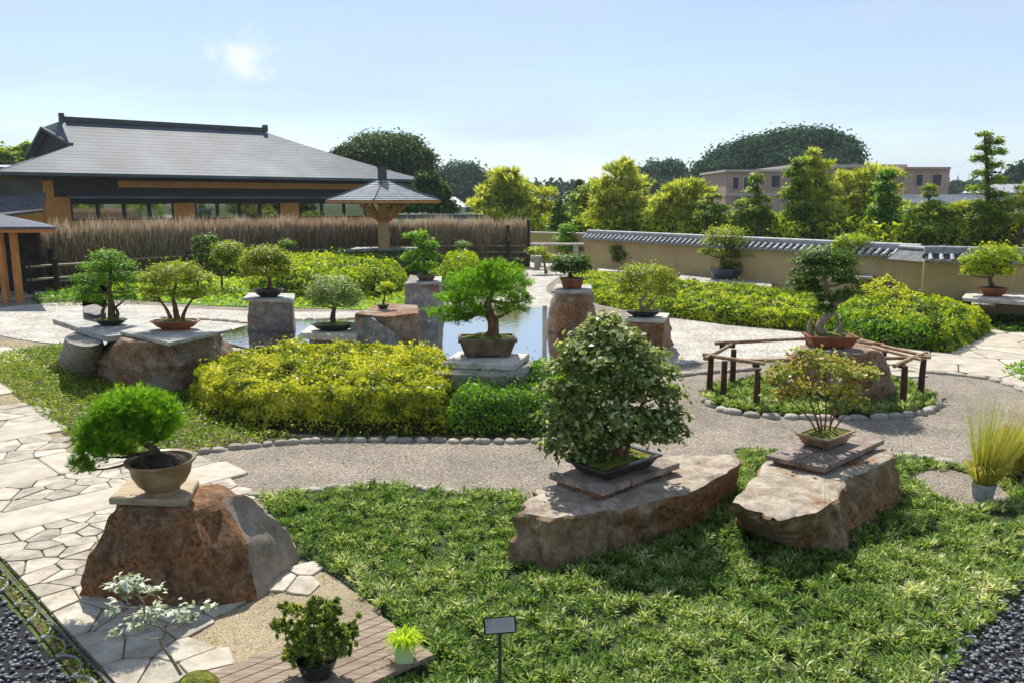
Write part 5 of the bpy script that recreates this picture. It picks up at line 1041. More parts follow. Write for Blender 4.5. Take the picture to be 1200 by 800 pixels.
# ============================================================ PAVILION
gy = 37.0; m = mpp(gy); gc = V(449, 240, gy); gx = gc.x
paz = thing('garden_pavilion', (gx, gy, 0), 'one-posted wooden pavilion with a square pointed grey roof before the brushwood fence', 'pavilion')
ap = V(449, 209, gy).z; ez = V(449, 236, gy).z + .04; hd = 65 * m; cor = [Vector((gx, gy - hd, ez - .02)), Vector((gx + hd, gy, ez)), Vector((gx, gy + hd, ez)), Vector((gx - hd, gy, ez))]; top = Vector((gx, gy, ap))
for i in range(4):
    a, b = cor[i], cor[(i + 1) % 4]; mb = MB(); k = 11
    for j in range(k):
        t0, t1 = j / k, (j + 1) / k; e = Vector((0, 0, .035)); s = lambda p, t: p.lerp(top, t) + Vector((0, 0, -.12 * 4 * t * (1 - t) * .5))
        mb.add([s(a, t0) + e, s(b, t0) + e, s(b, t1), s(a, t1), s(a, t0), s(b, t0)], [(0, 1, 2, 3), (4, 5, 1, 0)])
    mb.build('roof_panel', M['shingle_grey'], paz)
    mb = MB(); mb.tube([a + Vector((0, 0, .04)), a.lerp(top, .5) + Vector((0, 0, -.03)), top], .035, 6); mb.build('hip_cap', M['roof_metal'], paz)
    mb = MB(); mb.beam(a + Vector((0, 0, -.06)), b + Vector((0, 0, -.06)), .08, .1); mb.build('fascia', M['orange_wood'], paz)
    mb = MB(); mb.beam(Vector((gx, gy, ez - .1)), a.lerp(top, .03) + Vector((0, 0, -.12)), .12, .13); mb.beam(Vector((gx, gy, ez - .1)), (a + b) / 2 + Vector((0, 0, -.12)), .1, .11); mb.build('rafter', M['orange_wood'], paz)
    mb = MB(); dr = (a - Vector((gx, gy, a.z))).normalized(); mb.beam(Vector((gx, gy, ez - .98)) + dr * .15, Vector((gx, gy, ez - .2)) + dr * 1.05, .1, .12); mb.build('brace', M['orange_wood'], paz)
    mb = MB(); dr = ((a + b) / 2 - Vector((gx, gy, a.z))).normalized(); mb.beam(Vector((gx, gy, ez - .98)) + dr * .15, Vector((gx, gy, ez - .2)) + dr * .9, .1, .12); mb.build('brace', M['orange_wood'], paz)
mb = MB(); mb.tube([(gx, gy, .9), (gx, gy, 2.2), (gx, gy, ez)], [.26, .25, .24], 16); mb.build('post', surf('pale_post', [(.3, .17, .08), (.45, .28, .14), (.55, .37, .2)], 4, .2, .7, stretch=(3, 3, .5)), paz, smooth=True, sharp=40)
mb = MB(); mb.box((gx, gy, ap + .18), (.36, .36, .5)); mb.box((gx, gy, ap + .46), (.42, .42, .08)); mb.build('finial', M['tile_dark'], paz)
mb = MB(); mb.box((gx, gy, .99), (2.9, 2.0, .2)); mb.box((gx, gy, .44), (2.3, 1.5, .89)); o = mb.build('stone_bench', M['slab_grey'], None, (gx, gy, 0)); tag(o, 'wide grey stone seat round the post of the pavilion', 'bench')

# ============================================================ BRUSHWOOD FENCE
def fence(label, pts, rails, posts, h=2.45, n=9000, core=.82):
    P = [Vector((V(px, 300, y).x, y, 0)) for px, y in pts]; root = thing('brushwood_fence', P[0], label, 'fence', 'brushwood fences behind the lawn')
    mb = MB()
    for i in range(len(P) - 1): mb.beam(P[i] + Vector((0, 0, h * core / 2)), P[i + 1] + Vector((0, 0, h * core / 2)), .16, h * core)
    mb.build('backing', M['bark'], root)
    seg = [(P[i + 1] - P[i]).length for i in range(len(P) - 1)]; k = R.choice(len(seg), n, p=np.array(seg) / sum(seg)); t = R.random(n); A_ = np.array([tuple(p) for p in P]); C = A_[k] + (A_[k + 1] - A_[k]) * t[:, None]
    dv = unit(A_[k + 1] - A_[k]); nr = np.stack([dv[:, 1], -dv[:, 0], 0 * t], 1); hh = vnoise(C[:, 0] * 1.6, C[:, 1] * 1.6, 3); u = R.random(n) ** .75
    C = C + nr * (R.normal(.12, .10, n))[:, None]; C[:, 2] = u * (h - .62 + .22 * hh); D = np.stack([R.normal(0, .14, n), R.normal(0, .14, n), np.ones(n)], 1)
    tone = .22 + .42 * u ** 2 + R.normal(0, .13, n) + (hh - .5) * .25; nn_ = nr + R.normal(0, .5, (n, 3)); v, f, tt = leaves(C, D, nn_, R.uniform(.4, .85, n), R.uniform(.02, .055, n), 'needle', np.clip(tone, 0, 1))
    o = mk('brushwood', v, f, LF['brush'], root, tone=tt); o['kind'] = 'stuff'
    for z in rails:
        for i in range(len(P) - 1):
            d = (P[i + 1] - P[i]).normalized(); q = Vector((d.y, -d.x, 0)) * .30; mb = MB(); mb.tube([P[i] + q + Vector((0, 0, z)), P[i + 1] + q + Vector((0, 0, z))], .04, 7); mb.build('rail', M['bamboo'], root)
    for px, y, zt in posts:
        mb = MB(); x = V(px, 300, y).x; mb.box((x, y - .38, zt / 2), (.16, .16, zt)); mb.build('post', M['dark_wood'], root)
fence('long feathery brushwood fence with bamboo rails below the hall', [(58, 29.8), (120, 31.6), (225, 35.2), (330, 38.6), (440, 39.6)], (.45, .92, .3), ((67, 29.8, 1.5), (37, 28.6, 1.25), (225, 34.8, 1.1)), n=19000)
fence('shorter brushwood fence with dark posts right of the pavilion', [(440, 39.7), (530, 40.0), (620, 40.0)], (.45, .75, 1.05), ((595, 40, 2.05), (619, 40, 2.3), (475, 40, 1.2)), h=2.35, n=11500)
fence('low dark brushwood fence end behind the orange porch posts', [(30, 29.3), (58, 29.7)], (.5, .95), (), h=2.2, n=1700)
mb = MB(); a, b = G(37, 347), G(100, 341)
rf = thing('bamboo_rail_fence', a, 'low rail fence of two bamboo bars left of the stone table', 'fence')
for px, y_ in ((37, 347), (68, 345)):
    p = G(px, y_); mb = MB(); mb.box((p.x, p.y, .62), (.13, .13, 1.24)); mb.build('post', M['dark_wood'], rf)
for z in (.55, 1.0):
    mb = MB(); mb.tube([G(36, 347) + Vector((0, -.1, z)), G(104, 341) + Vector((0, -.1, z))], .042, 7); mb.build('rail', M['bamboo'], rf)

# ============================================================ PLASTER WALL WITH TILED COPING
def halftile(l, r, m):
    v = []; f = []; k = 6
    for s, rr in ((0, 1.0), (l, 1.0)):
        for j in range(k + 1): a = math.pi * j / k; v.append((math.cos(a) * r, s, math.sin(a) * r))
    for j in range(k): f.append((j, j + 1, k + 2 + j, k + 1 + j))
    f.append(tuple(range(k, -1, -1))); b = len(v)       # round end disc
    for j in range(10): a = 2 * math.pi * j / 10; v.append((math.cos(a) * r * 1.12, -.012, math.sin(a) * r * 1.12))
    for j in range(10): a = 2 * math.pi * j / 10; v.append((math.cos(a) * r * 1.12, .03, math.sin(a) * r * 1.12))
    f += [tuple(range(b, b + 10))] + [(b + j, b + 10 + j, b + 10 + (j + 1) % 10, b + (j + 1) % 10) for j in range(10)]
    return mkmesh('round_tile', v, f, m, smooth=True, sharp=40)
TH = halftile(.42, .062, M['tile'])
def gwall(label, p0, p1, zr=1.84, ze=1.54, pitch=.27):
    p0, p1 = Vector(p0), Vector(p1); d = (p1 - p0); ln = d.length; d.normalize(); n = Vector((d.y, -d.x, 0)); n = -n if n.y > 0 else n; root = thing('plaster_wall', p0, label, 'wall', 'plaster garden walls with tiled coping'); Z = lambda z: Vector((0, 0, z))
    mb = MB(); mb.beam(p0 + Z(.12 + (ze - .12) / 2), p1 + Z(.12 + (ze - .12) / 2), .30, ze - .12); mb.build('body', M['plaster'], root)
    mb = MB(); mb.beam(p0 + Z(.06), p1 + Z(.06), .42, .12); mb.build('footing', M['slab_grey'], root)
    for s in (-1, 1):
        mb = MB(); k = int(ln / pitch); a = p0 + n * .35 * s; b = p1 + n * .35 * s; mb.add([a + Z(ze), b + Z(ze), p1 + Z(zr - .1), p0 + Z(zr - .1), a + Z(ze - .05), b + Z(ze - .05), p1 + Z(ze - .05), p0 + Z(ze - .05)], [(0, 1, 2, 3), (4, 5, 1, 0), (4, 5, 6, 7)]); mb.build('pan_tiles', M['tile_dark'], root)
    mb = MB(); mb.beam(p0 + Z(zr - .07), p1 + Z(zr - .07), .22, .12); mb.build('ridge_course', M['tile'], root)
    mb = MB(); mb.tube([p0 + Z(zr + .015), p1 + Z(zr + .015)], .075, 10); mb.build('ridge_tile', M['tile'], root, smooth=True, sharp=50)
    k = int(ln / pitch); sl_ = math.atan2(zr - .1 - ze, .35); yaw = math.atan2(-n.y, -n.x) - math.pi / 2
    for i in range(k):
        c = p0 + d * (i + .5) * ln / k + n * .37 + Z(ze + .015); o = link('round_tile', TH, root, c); o.rotation_euler = (sl_, 0, yaw); o.scale = (1, .86, 1)
    # scalloped lower edge between the rolls
    mb = MB()
    for i in range(k):
        c = p0 + d * (i + 1.0) * ln / k + n * .36 + Z(ze + .0); w = ln / k * .34; pts = [c + d * (-w + 2 * w * j / 6) + Z(-.045 * math.sin(math.pi * j / 6)) for j in range(7)]; b = len(mb.v); mb.v += [tuple(q + Z(.02)) for q in pts] + [tuple(q - Z(.02)) for q in pts]; mb.f += [(b + j, b + j + 1, b + 8 + j, b + 7 + j) for j in range(6)]
    mb.build('eave_edge', M['tile'], root)
    return root
gwall('long ochre plaster wall with grey tiled coping, left of the pillar', (3.45, 37.2, 0), (12.35, 24.6, 0))
gwall('nearer ochre plaster wall with tiled coping at the right edge', (11.75, 23.2, 0), (24, 19.2, 0), zr=1.86, ze=1.55)
root = thing('wall_pillar', (11.95, 23.9, 0), 'square plaster pillar where the two garden walls meet', 'pillar')
mb = MB(); mb.box((12.0, 23.95, .74), (.6, 1.1, 1.48), .35); mb.build('shaft', M['plaster'], root)
mb = MB(); c = Vector((12.0, 23.95, 0)); X = Vector((math.cos(.35), math.sin(.35), 0)); Yv = Vector((-math.sin(.35), math.cos(.35), 0)); Z = lambda z: Vector((0, 0, z))
mb.add([c - X * .5 - Yv * .72 + Z(1.49), c + X * .5 - Yv * .72 + Z(1.49), c + X * .5 + Yv * .72 + Z(1.49), c - X * .5 + Yv * .72 + Z(1.49), c - Yv * .66 + Z(1.8), c + Yv * .66 + Z(1.8)], [(3, 2, 1, 0), (0, 1, 4), (1, 2, 5, 4), (2, 3, 5), (3, 0, 4, 5)]); mb.build('coping', M['tile_dark'], root)
mb = MB(); mb.tube([c - Yv * .76 + Z(1.83), c + Yv * .76 + Z(1.83)], .075, 10); mb.box(c - Yv * .78 + Z(1.85), (.18, .08, .22), .35); mb.build('ridge_tile', M['tile'], root)
# far low walls and benches left of the wall
mb = MB(); a, b = V(620, 270, 44), V(695, 273, 42); mb.beam((a.x, a.y, .75), (b.x, b.y, .75), .3, 1.5); o = mb.build('low_wall', M['plaster'], None, (a.x, a.y, 0)); tag(o, 'far low wall with a pale top behind the pointed topiary', 'wall')
mb = MB(); mb.beam((a.x, a.y, 1.54), (b.x, b.y, 1.54), .5, .08); mb.build('coping', M['slab_light'], o)
for k_, (x0, x1, yy, zz, lab) in enumerate(((622, 684, 40.5, 1.1, 'upper grey display shelf left of the plaster wall'), (622, 672, 38.5, .62, 'lower grey display shelf left of the plaster wall'))):
    a, b = V(x0, 290, yy), V(x1, 290, yy); r_ = thing('display_shelf', ((a.x + b.x) / 2, yy, 0), lab, 'shelf', 'display shelves left of the wall'); mb = MB(); mb.beam((a.x, yy, zz), (b.x, yy, zz), .5, .09); mb.build('top', M['slab_light'], r_)
    for t in (.15, .85): mb = MB(); mb.box((a.x + (b.x - a.x) * t, yy, (zz - .05) / 2), (.25, .3, zz - .05)); mb.build('leg', M['slab_grey'], r_)

# ============================================================ FAR BUILDINGS
def block(root, x0, x1, ytop, y, dep, m, z0=0.0, name='wall', ztop=None):
    a, b = V(x0, 236, y), V(x1, 236, y); z = ztop if ztop is not None else V(600, ytop, y).z; mb = MB(); mb.prism([(a.x, y, z0), (b.x, y, z0), (b.x, y + dep, z0), (a.x, y + dep, z0)], [(a.x, y, z), (b.x, y, z), (b.x, y + dep, z), (a.x, y + dep, z)]); return mb.build(name, m, root)
def win(root, x0, x1, y0, y1, y, m=None):
    a, b = V(x0, y0, y), V(x1, y1, y); mb = MB(); mb.prism([(a.x, y - .12, b.z), (b.x, y - .12, b.z), (b.x, y + .05, b.z), (a.x, y + .05, b.z)], [(a.x, y - .12, a.z), (b.x, y - .12, a.z), (b.x, y + .05, a.z), (a.x, y + .05, a.z)]); w_ = mb.build('window', M['concrete_pink'], root)
    a, b = V(x0 + 1, y0 + 1, y), V(x1 - 1, y1 - 1, y); mb = MB(); mb.prism([(a.x, y - .16, b.z), (b.x, y - .16, b.z), (b.x, y - .1, b.z), (a.x, y - .1, b.z)], [(a.x, y - .16, a.z), (b.x, y - .16, a.z), (b.x, y - .1, a.z), (a.x, y - .1, a.z)]); mb.build('pane', M['far_glass'], w_)
by = 112
fb = thing('brick_building', (V(980, 236, by).x, by, 0), 'pinkish brown flat roofed building far behind the yellow garden trees', 'building')
block(fb, 850, 926, 202, by, 14, M['brick_pink']); block(fb, 926.3, 1058, 197, by + 2, 16, M['brick_pink']); block(fb, 1058.3, 1110, 199, by - 3, 16, M['brick_pink'])
block(fb, 848, 927, 199, by - .4, 15, M['concrete_pink'], V(0, 202, by).z + .01, 'cornice'); block(fb, 927, 1060, 193, by + 1.3, 17, M['concrete_pink'], V(0, 197, by + 2).z + .01, 'cornice'); block(fb, 1057, 1111, 196, by - 3.5, 17, M['brick_pink'], V(0, 199, by - 3).z + .01, 'cornice')
block(fb, 849, 925, 0, by - .3, .3, M['concrete_pink'], V(0, 230, by).z, 'band', V(0, 227, by).z)
for x0, x1, y0, y1 in ((858, 866, 207, 223), (871, 884, 207, 223), (903, 914, 205, 221), (860, 880, 231, 240)): win(fb, x0, x1, y0, y1, by)
for x0, x1 in ((935, 950), (968, 985), (1010, 1024), (1040, 1052)): win(fb, x0, x1, 203, 217, by + 2)
for x0, x1 in ((1073, 1081), (1092, 1097), (1097.5, 1103)): win(fb, x0, x1, 204, 219, by - 3)
hb = thing('long_roofed_house', (V(1110, 236, 78).x, 78, 0), 'long low house with a grey roof behind the cloud pruned trees', 'building')
block(hb, 1058, 1190, 240, 78, 7, M['dark_wood']); a, b = V(1050, 238, 77), V(1200, 238, 77); mb = MB(); zt = V(0, 228, 81).z; mb.add([(a.x, 76.6, a.z), (b.x, 76.6, a.z), (b.x - 1, 81, zt), (a.x + 1, 81, zt), (a.x, 86, a.z), (b.x, 86, a.z)], [(0, 1, 2, 3), (3, 2, 5, 4), (0, 3, 4), (1, 5, 2), (0, 4, 5, 1)]); mb.build('roof', M['roof_metal'], hb)
hb = thing('small_house', (V(526, 236, 90).x, 90, 0), 'small pale roofed house seen between the pavilion and the bamboo', 'building')
block(hb, 510, 542, 243, 90, 5, M['white_wall']); a, b = V(505, 243, 89), V(547, 243, 89); mb = MB(); zt = V(0, 231, 92).z; mb.add([(a.x, 89, a.z), (b.x, 89, a.z), (b.x - 1.5, 92.5, zt), (a.x + 1.5, 92.5, zt), (a.x, 96, a.z), (b.x, 96, a.z)], [(0, 1, 2, 3), (3, 2, 5, 4), (0, 3, 4), (1, 5, 2), (0, 4, 5, 1)]); mb.build('roof', M['tile'], hb)
hb = thing('small_house', (V(1190, 236, 100).x, 100, 0), 'pale roofed house at the right edge beyond the tall pruned tree', 'building')
block(hb, 1172, 1260, 226, 100, 6, M['white_wall']); a, b = V(1165, 226, 99), V(1270, 226, 99); mb = MB(); zt = V(0, 216, 103).z; mb.add([(a.x, 99, a.z), (b.x, 99, a.z), (b.x - 1.5, 103, zt), (a.x + 1.5, 103, zt), (a.x, 107, a.z), (b.x, 107, a.z)], [(0, 1, 2, 3), (3, 2, 5, 4), (0, 3, 4), (1, 5, 2), (0, 4, 5, 1)]); mb.build('roof', M['tile'], hb)
hb = thing('temple_roof_house', (V(-12, 236, 95).x, 95, 0), 'dark tiled house roof just showing at the far left behind the hall', 'building')
block(hb, -60, 12, 196, 95, 6, M['dark_wood']); a, b = V(-90, 190, 94), V(20, 190, 94); mb = MB(); zt = V(0, 176, 98).z; mb.add([(a.x, 94, a.z), (b.x, 94, a.z), (b.x - 3, 98, zt), (a.x + 3, 98, zt), (a.x, 102, a.z), (b.x, 102, a.z)], [(0, 1, 2, 3), (3, 2, 5, 4), (0, 3, 4), (1, 5, 2), (0, 4, 5, 1)]); mb.build('roof', M['tile_dark'], hb)
pg = thing('pergola', (V(520, 236, 52).x, 52, 0), 'long dark pergola beam on blue grey posts beyond the brushwood fence', 'pergola')
a, b = V(455, 254, 52), V(568, 254, 52); mb = MB(); mb.beam((a.x, 52, a.z), (b.x, 52, b.z), 1.2, .28); mb.build('beam', M['tile_dark'], pg)
for px in (470, 515, 567): p = V(px, 254, 52); mb = MB(); mb.box((p.x, 52, (p.z - .14) / 2), (.3, .3, p.z - .14)); mb.build('post', M['pot_blue'], pg)
a, b = V(470, 266, 50), V(552, 266, 50); mb = MB(); mb.beam((a.x, 50, a.z / 2), (b.x, 50, a.z / 2), .3, a.z); o = mb.build('low_wall', M['white_wall'], None, (a.x, 50, 0)); tag(o, 'pale low wall glimpsed between pavilion post and fence top', 'wall')

# ============================================================ TREES
def tree(name, label, y, base, pads, leaf, n, ln, wd=None, trunk_r=None, bark='bark', group=None, cat='tree', crook=.3, tops=None, **k):
    b = V(base, 236, y); m = mpp(y); root = thing(name, (b.x, y, 0), label, cat, group)
    if leaf == 'tree_yellow': pads = [(a + random.uniform(-3, 3), b_ , c_ * .84, d_ * .62) for a, b_, c_, d_ in pads]
    P = subpads(pads, y, dep=k.pop('dep', .9), jit=k.pop('jit', .5))
    top = max(P, key=lambda q: q[2]); r = trunk_r or (top[2] * .022 + .03); tb = MB()
    tp = smoothline([(b.x, y, -.1), (b.x + crook * random.uniform(-1, 1), y + crook * random.uniform(-1, 1), top[2] * .35), ((b.x + top[0]) / 2 + crook * random.uniform(-1, 1), y, top[2] * .7), (top[0], y, top[2])], 4)
    tb.tube(tp, [r * (1.15 - i / len(tp)) + .01 for i in range(len(tp))], 8); limbs(tb, [tuple(q) for q in tp[3:]], P, r * .3, 2); tb.build('trunk', M[bark], root, smooth=True)
    kw = dict(clump=12, crad=.45, shell=.6, up=.5, out_=1.12, jt=.24); kw.update(k)
    if leaf in ('tree_far', 'tree_dark'): kw['out_'] = .98; kw['shell'] = .4
    if leaf == 'tree_yellow': kw.update(out_=1.3, shell=1.1, jt=.28, tuft=5, kind='needle', crad=.5, clump=5, up=.35, outw=1.1); n = int(n * 1.4); ln *= 1.2; wd = ln * .22
    v, f, t = crown_mesh(P, n, ln, wd or ln * .62, **kw); mk('crown', v, f, LF[leaf], root, tone=t); return root
tree('broadleaf_tree', 'dense dark green tree standing right behind the hall roof', 92, 455, [(455, 188, 44, 24), (428, 184, 26, 16), (488, 192, 20, 20), (440, 172, 26, 12), (470, 171, 22, 11), (404, 184, 14, 9), (498, 208, 14, 16), (455, 205, 50, 20), (505, 225, 14, 14), (480, 240, 30, 16)], 'tree_dark', 26000, .42, clump=14)
tree('broadleaf_tree', 'small dark tree at the foot of the hall roof corner, beside the pavilion', 66, 505, [(500, 215, 12, 12), (512, 228, 14, 12), (495, 240, 18, 14), (520, 246, 14, 12), (470, 244, 14, 12)], 'tree_dark', 5000, .4, clump=12)
tree('far_tree', 'round blue green tree far beyond the small pale roofed house', 210, 541, [(541, 213, 26, 20), (525, 218, 14, 14), (558, 220, 16, 14), (541, 228, 32, 14)], 'tree_far', 12000, .9)
tree('bamboo_clump', 'feathery yellow green bamboo clump right of the pavilion', 56, 588, [(590, 215, 14, 16), (575, 228, 16, 14), (604, 222, 16, 18), (592, 236, 24, 18), (566, 244, 16, 12), (612, 240, 14, 14), (585, 206, 8, 8), (600, 206, 6, 8), (588, 256, 28, 12)], 'tree_yellow', 6500, .42, .12, crad=.7, shell=.8, clump=9, up=.9, group='yellow green garden trees behind the wall')
tree('far_tree', 'blue green tree far away between the yellow bamboo trees', 200, 776, [(776, 208, 26, 15), (760, 212, 18, 12), (798, 214, 16, 12), (785, 198, 14, 8), (776, 222, 34, 12)], 'tree_far', 12000, .9)
tree('evergreen_tree', 'tall dark evergreen forming the left shoulder of the far wood', 168, 862, [(862, 188, 28, 16), (838, 200, 20, 14), (880, 177, 20, 13), (852, 205, 36, 16), (825, 210, 14, 10), (885, 195, 24, 20), (870, 220, 44, 18)], 'tree_far', 22000, .85, group='dark evergreens of the far wood')
tree('evergreen_tree', 'highest dark evergreen with a broad round crown in the far wood', 160, 945, [(925, 170, 30, 14), (955, 164, 28, 11), (985, 171, 17, 12), (900, 178, 22, 14), (945, 178, 44, 20), (982, 185, 22, 18), (930, 196, 50, 18), (1002, 190, 8, 6), (900, 195, 24, 18), (960, 215, 50, 20)], 'tree_far', 34000, .8, group='dark evergreens of the far wood')
tree('far_tree', 'dark tree top at the right edge above the pale roofed house', 170, 1192, [(1192, 206, 12, 10), (1215, 200, 20, 14), (1200, 220, 30, 12)], 'tree_far', 3500, 1.1)
tree('broadleaf_tree', 'dark leafy tree top left of the hall gable', 84, 30, [(33, 176, 8, 7), (20, 184, 14, 8), (2, 186, 14, 8), (36, 190, 12, 10), (-20, 182, 20, 12)], 'tree_mid', 3500, .5)
GR = 'yellow green garden trees behind the wall'
tree('garden_tree', 'large airy yellow tree with the highest thin twigs left of centre', 54, 728, [(728, 205, 16, 14), (712, 222, 16, 14), (742, 220, 16, 16), (728, 236, 28, 16), (705, 240, 14, 14), (750, 242, 16, 14), (735, 193, 8, 6), (718, 198, 8, 6), (726, 256, 34, 14)], 'tree_yellow', 8500, .34, .14, crad=.65, shell=.8, clump=10, group=GR)
tree('garden_tree', 'yellow green layered tree left of the far brick building', 50, 796, [(796, 224, 16, 9), (812, 217, 14, 6), (780, 236, 16, 10), (805, 240, 18, 12), (826, 226, 12, 5), (790, 254, 26, 12), (770, 250, 12, 10), (822, 246, 12, 10)], 'tree_yellow', 7000, .3, .13, crad=.6, shell=.7, clump=10, group=GR)
tree('garden_tree', 'loose pale green tree just left of the large airy yellow one', 58, 686, [(690, 226, 9, 9), (680, 240, 12, 12), (696, 244, 10, 12), (686, 256, 18, 10)], 'tree_mid', 3200, .3, .14, crad=.6, shell=.7, group=GR)
tree('garden_tree', 'low yellow green tree over the end of the brushwood fence', 60, 636, [(636, 228, 12, 9), (624, 242, 14, 10), (648, 246, 12, 10), (634, 256, 22, 10)], 'tree_yellow', 3600, .3, .14, crad=.6, shell=.7, group=GR)
tree('conifer', 'small dark conical conifer left of the long wall', 48, 655, [(655, 238, 4, 6), (654, 248, 7, 7), (656, 260, 10, 8), (655, 270, 12, 7)], 'pine_dark', 2600, .22, .07, group=GR)
tree('conifer', 'small dark columnar conifer behind the airy yellow tree', 70, 679, [(679, 216, 3.5, 5), (679, 224, 4, 6), (679, 234, 5, 8)], 'tree_dark', 1500, .3, group=GR)
tree('cloud_pruned_tree', 'cloud pruned tree with a round dark head left of the brick building windows', 47, 884, [(887, 212, 8, 8), (884, 226, 8, 7), (892, 236, 9, 6), (874, 240, 10, 6), (884, 248, 14, 7), (868, 254, 12, 7), (896, 256, 12, 8), (882, 262, 18, 8)], 'tree_mid', 6500, .2, .08, up=.8, group='cloud pruned trees behind the wall')
tree('cloud_pruned_tree', 'small yellow topped pruned tree left of the round headed one', 48, 833, [(836, 232, 9, 4), (826, 240, 10, 4), (840, 246, 12, 5), (828, 254, 14, 6), (842, 262, 14, 6)], 'tree_mid', 4000, .2, .08, up=.8, group='cloud pruned trees behind the wall')
tree('garden_tree', 'tall pointed yellow tree in front of the brick building, the highest of its row', 49, 957, [(956, 180, 6, 6), (950, 192, 10, 9), (964, 198, 12, 9), (955, 212, 16, 12), (968, 226, 16, 12), (948, 232, 18, 14), (960, 250, 24, 14), (940, 258, 20, 12)], 'tree_yellow', 9000, .28, .12, crad=.6, shell=.6, clump=10, group=GR)
tree('garden_tree', 'olive green column tree touching the left side of the highest pointed yellow one', 48, 936, [(938, 192, 8, 6), (932, 204, 9, 7), (940, 216, 10, 8), (930, 230, 11, 9), (936, 246, 14, 10), (926, 260, 14, 10)], 'tree_mid', 5500, .24, .10, crad=.55, shell=.6, group=GR)
tree('garden_tree', 'broad yellow green tree with a flat top hiding the middle of the brick building', 50, 1012, [(1000, 208, 18, 8), (1024, 202, 18, 7), (1045, 206, 14, 6), (990, 222, 18, 10), (1016, 220, 20, 12), (1042, 222, 14, 12), (1005, 240, 24, 14), (1036, 244, 20, 14), (1015, 258, 34, 14), (985, 250, 14, 14)], 'tree_yellow', 11000, .28, .12, crad=.55, shell=.6, clump=10, group=GR)
tree('cloud_pruned_tree', 'dark green column shaped tree inside the broad flat topped yellow one', 46.5, 1038, [(1040, 208, 8, 7), (1036, 222, 10, 8), (1042, 236, 11, 8), (1034, 248, 13, 8), (1042, 260, 14, 8)], 'green', 6000, .2, .08, up=.7, group='cloud pruned trees behind the wall')
tree('cloud_pruned_tree', 'small yellow green layered tree with a round top knob before the long grey roof', 44, 1090, [(1090, 222, 7, 5), (1090, 230, 8, 5), (1076, 246, 14, 4), (1104, 248, 14, 4), (1090, 240, 11, 4), (1074, 258, 13, 5), (1108, 260, 14, 5), (1090, 256, 14, 5), (1090, 268, 24, 6)], 'tree_mid', 6500, .17, .07, up=.9, group='cloud pruned trees behind the wall')
tree('cloud_pruned_tree', 'arched yellow pruned tree left of the tall dark pruned one', 44, 1128, [(1128, 242, 14, 5), (1116, 252, 9, 6), (1142, 250, 10, 6), (1112, 264, 9, 6), (1140, 266, 12, 6)], 'tree_yellow', 4200, .17, .07, up=.9, group='cloud pruned trees behind the wall')
tree('cloud_pruned_tree', 'tallest cloud pruned pine with staggered dark pads at the right', 43, 1160, [(1154, 160, 8, 5), (1164, 168, 10, 5), (1152, 175, 8, 5), (1167, 180, 10, 5), (1150, 188, 9, 5), (1165, 196, 10, 5), (1150, 205, 10, 5), (1166, 213, 11, 5), (1148, 224, 12, 6), (1168, 230, 10, 6), (1158, 244, 16, 9), (1150, 258, 16, 9), (1170, 260, 14, 10), (1158, 270, 20, 8)], 'tree_mid', 11000, .17, .07, up=.8, crook=.1, jit=.1, group='cloud pruned trees behind the wall')
tree('garden_tree', 'bright yellow green tree cut by the right edge of the photo', 42, 1200, [(1200, 226, 12, 10), (1192, 240, 9, 10), (1208, 244, 14, 12), (1196, 260, 12, 12), (1212, 264, 16, 12)], 'tree_yellow', 4500, .2, .09, crad=.6, shell=.6, group=GR)
poly = [(V(x, 236, y).x, y) for x, y in ((596, 56), (700, 52), (850, 47), (1000, 45), (1260, 41), (1260, 46), (1000, 51), (850, 54), (700, 60), (596, 66))]
(v, f, t), hh = moundfoliage(poly, 2.1, 70, .34, .16, 'tree_mid', 1.0, 31, bump=.45, jt=.5)
o = mk('shrubbery', v, f, LF['lime'], tone=t); tag(o, 'continuous band of mixed green shrubs filling the space behind the long plaster wall', 'shrubbery', None, 'stuff')
v, f = grid_body(poly, hh, .8, .5); o = mk('shrubbery_floor', v, f, M['inner'], smooth=True); tag(o, 'shaded twiggy inside of the shrub band behind the wall', 'shrubbery', None, 'stuff')
poly = [(x, y) for x, y in ((-190, 215), (-60, 240), (60, 240), (220, 215), (330, 180), (330, 200), (220, 240), (60, 262), (-60, 262), (-190, 240))]
(v, f, t), hh = moundfoliage(poly, 8.5, 1.3, 2.2, 1.6, 'tree_far', 6, 33, bump=.4)
o = mk('far_wood', v, f, LF['tree_far'], tone=t); tag(o, 'low line of far off woodland along the horizon', 'woodland', None, 'stuff')
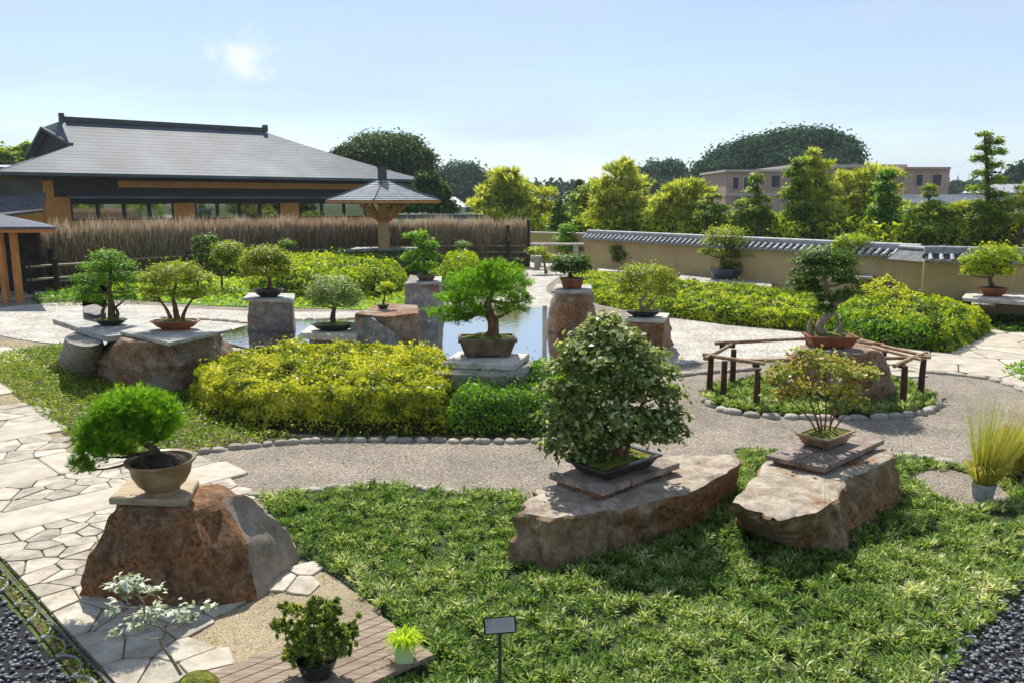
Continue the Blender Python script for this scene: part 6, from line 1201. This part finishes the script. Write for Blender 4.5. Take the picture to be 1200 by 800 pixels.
# trees on the right outside the frame: the hall windows mirror them
for i, (x, y) in enumerate(((30, 6), (37, 1), (44, -5), (33, -4), (26, 12), (50, -12), (42, 8), (55, 0))):
    root = thing('garden_tree', (x, y, 0), ['broad green tree', 'bright green tree', 'tall green tree', 'leafy green tree', 'light green tree', 'wide green tree', 'rounded green tree', 'far green tree'][i] + ' outside the frame, mirrored in the hall windows', 'tree')
    tb = MB(); tb.tube([(x, y, -.1), (x + .1, y, 1.5), (x, y, 4)], [.2, .16, .08], 7); tb.build('trunk', M['bark'], root)
    P = [(x + random.uniform(-2, 2), y + random.uniform(-2, 2), random.uniform(1.5, 5), 2, 2, 1.6) for k in range(6)]; v, f, t = crown_mesh(P, 2200, .5, .35, clump=10); mk('crown', v, f, LF['green' if i % 2 else 'lime'], root, tone=t)

x, y = sample(PX([(240, 575), (320, 530), (640, 525), (800, 440), (960, 420), (1200, 450), (1240, 550), (1060, 535), (870, 528), (620, 590), (440, 560), (310, 575)]), 420)
n = len(x); C = np.stack([x, y, .018 + .01 * R.random(n)], 1); v, f, t = leaves(C, R.normal(size=(n, 3)) * np.array([1, 1, .1]), np.array([0, 0, 1.0]) + R.normal(0, .3, (n, 3)), .035 * R.uniform(.6, 1.3, n), .02, 'leaf', R.random(n))
o = mk('fallen_leaves', v, f, leafmat('fallen_leaves', [(.10, .05, .02), (.22, .12, .04), (.3, .22, .06), (.14, .16, .03)], .1), tone=t); tag(o, 'scattered small fallen leaves on the gravel path', 'fallen leaves', None, 'stuff')

# thin summer air over the whole place
m = bpy.data.materials.new('haze'); m.use_nodes = True; t = m.node_tree; t.nodes.clear(); o_ = t.nodes.new('ShaderNodeOutputMaterial'); v_ = t.nodes.new('ShaderNodeVolumePrincipled')
v_.inputs['Density'].default_value = .00026; v_.inputs['Color'].default_value = (.86, .93, 1, 1); v_.inputs['Anisotropy'].default_value = .2; t.links.new(v_.outputs[0], o_.inputs['Volume'])
mb = MB(); mb.box((0, 600, 17), (2400, 2200, 36)); o = mb.build('haze', m); o['kind'] = 'stuff'; o.display_type = 'WIRE'
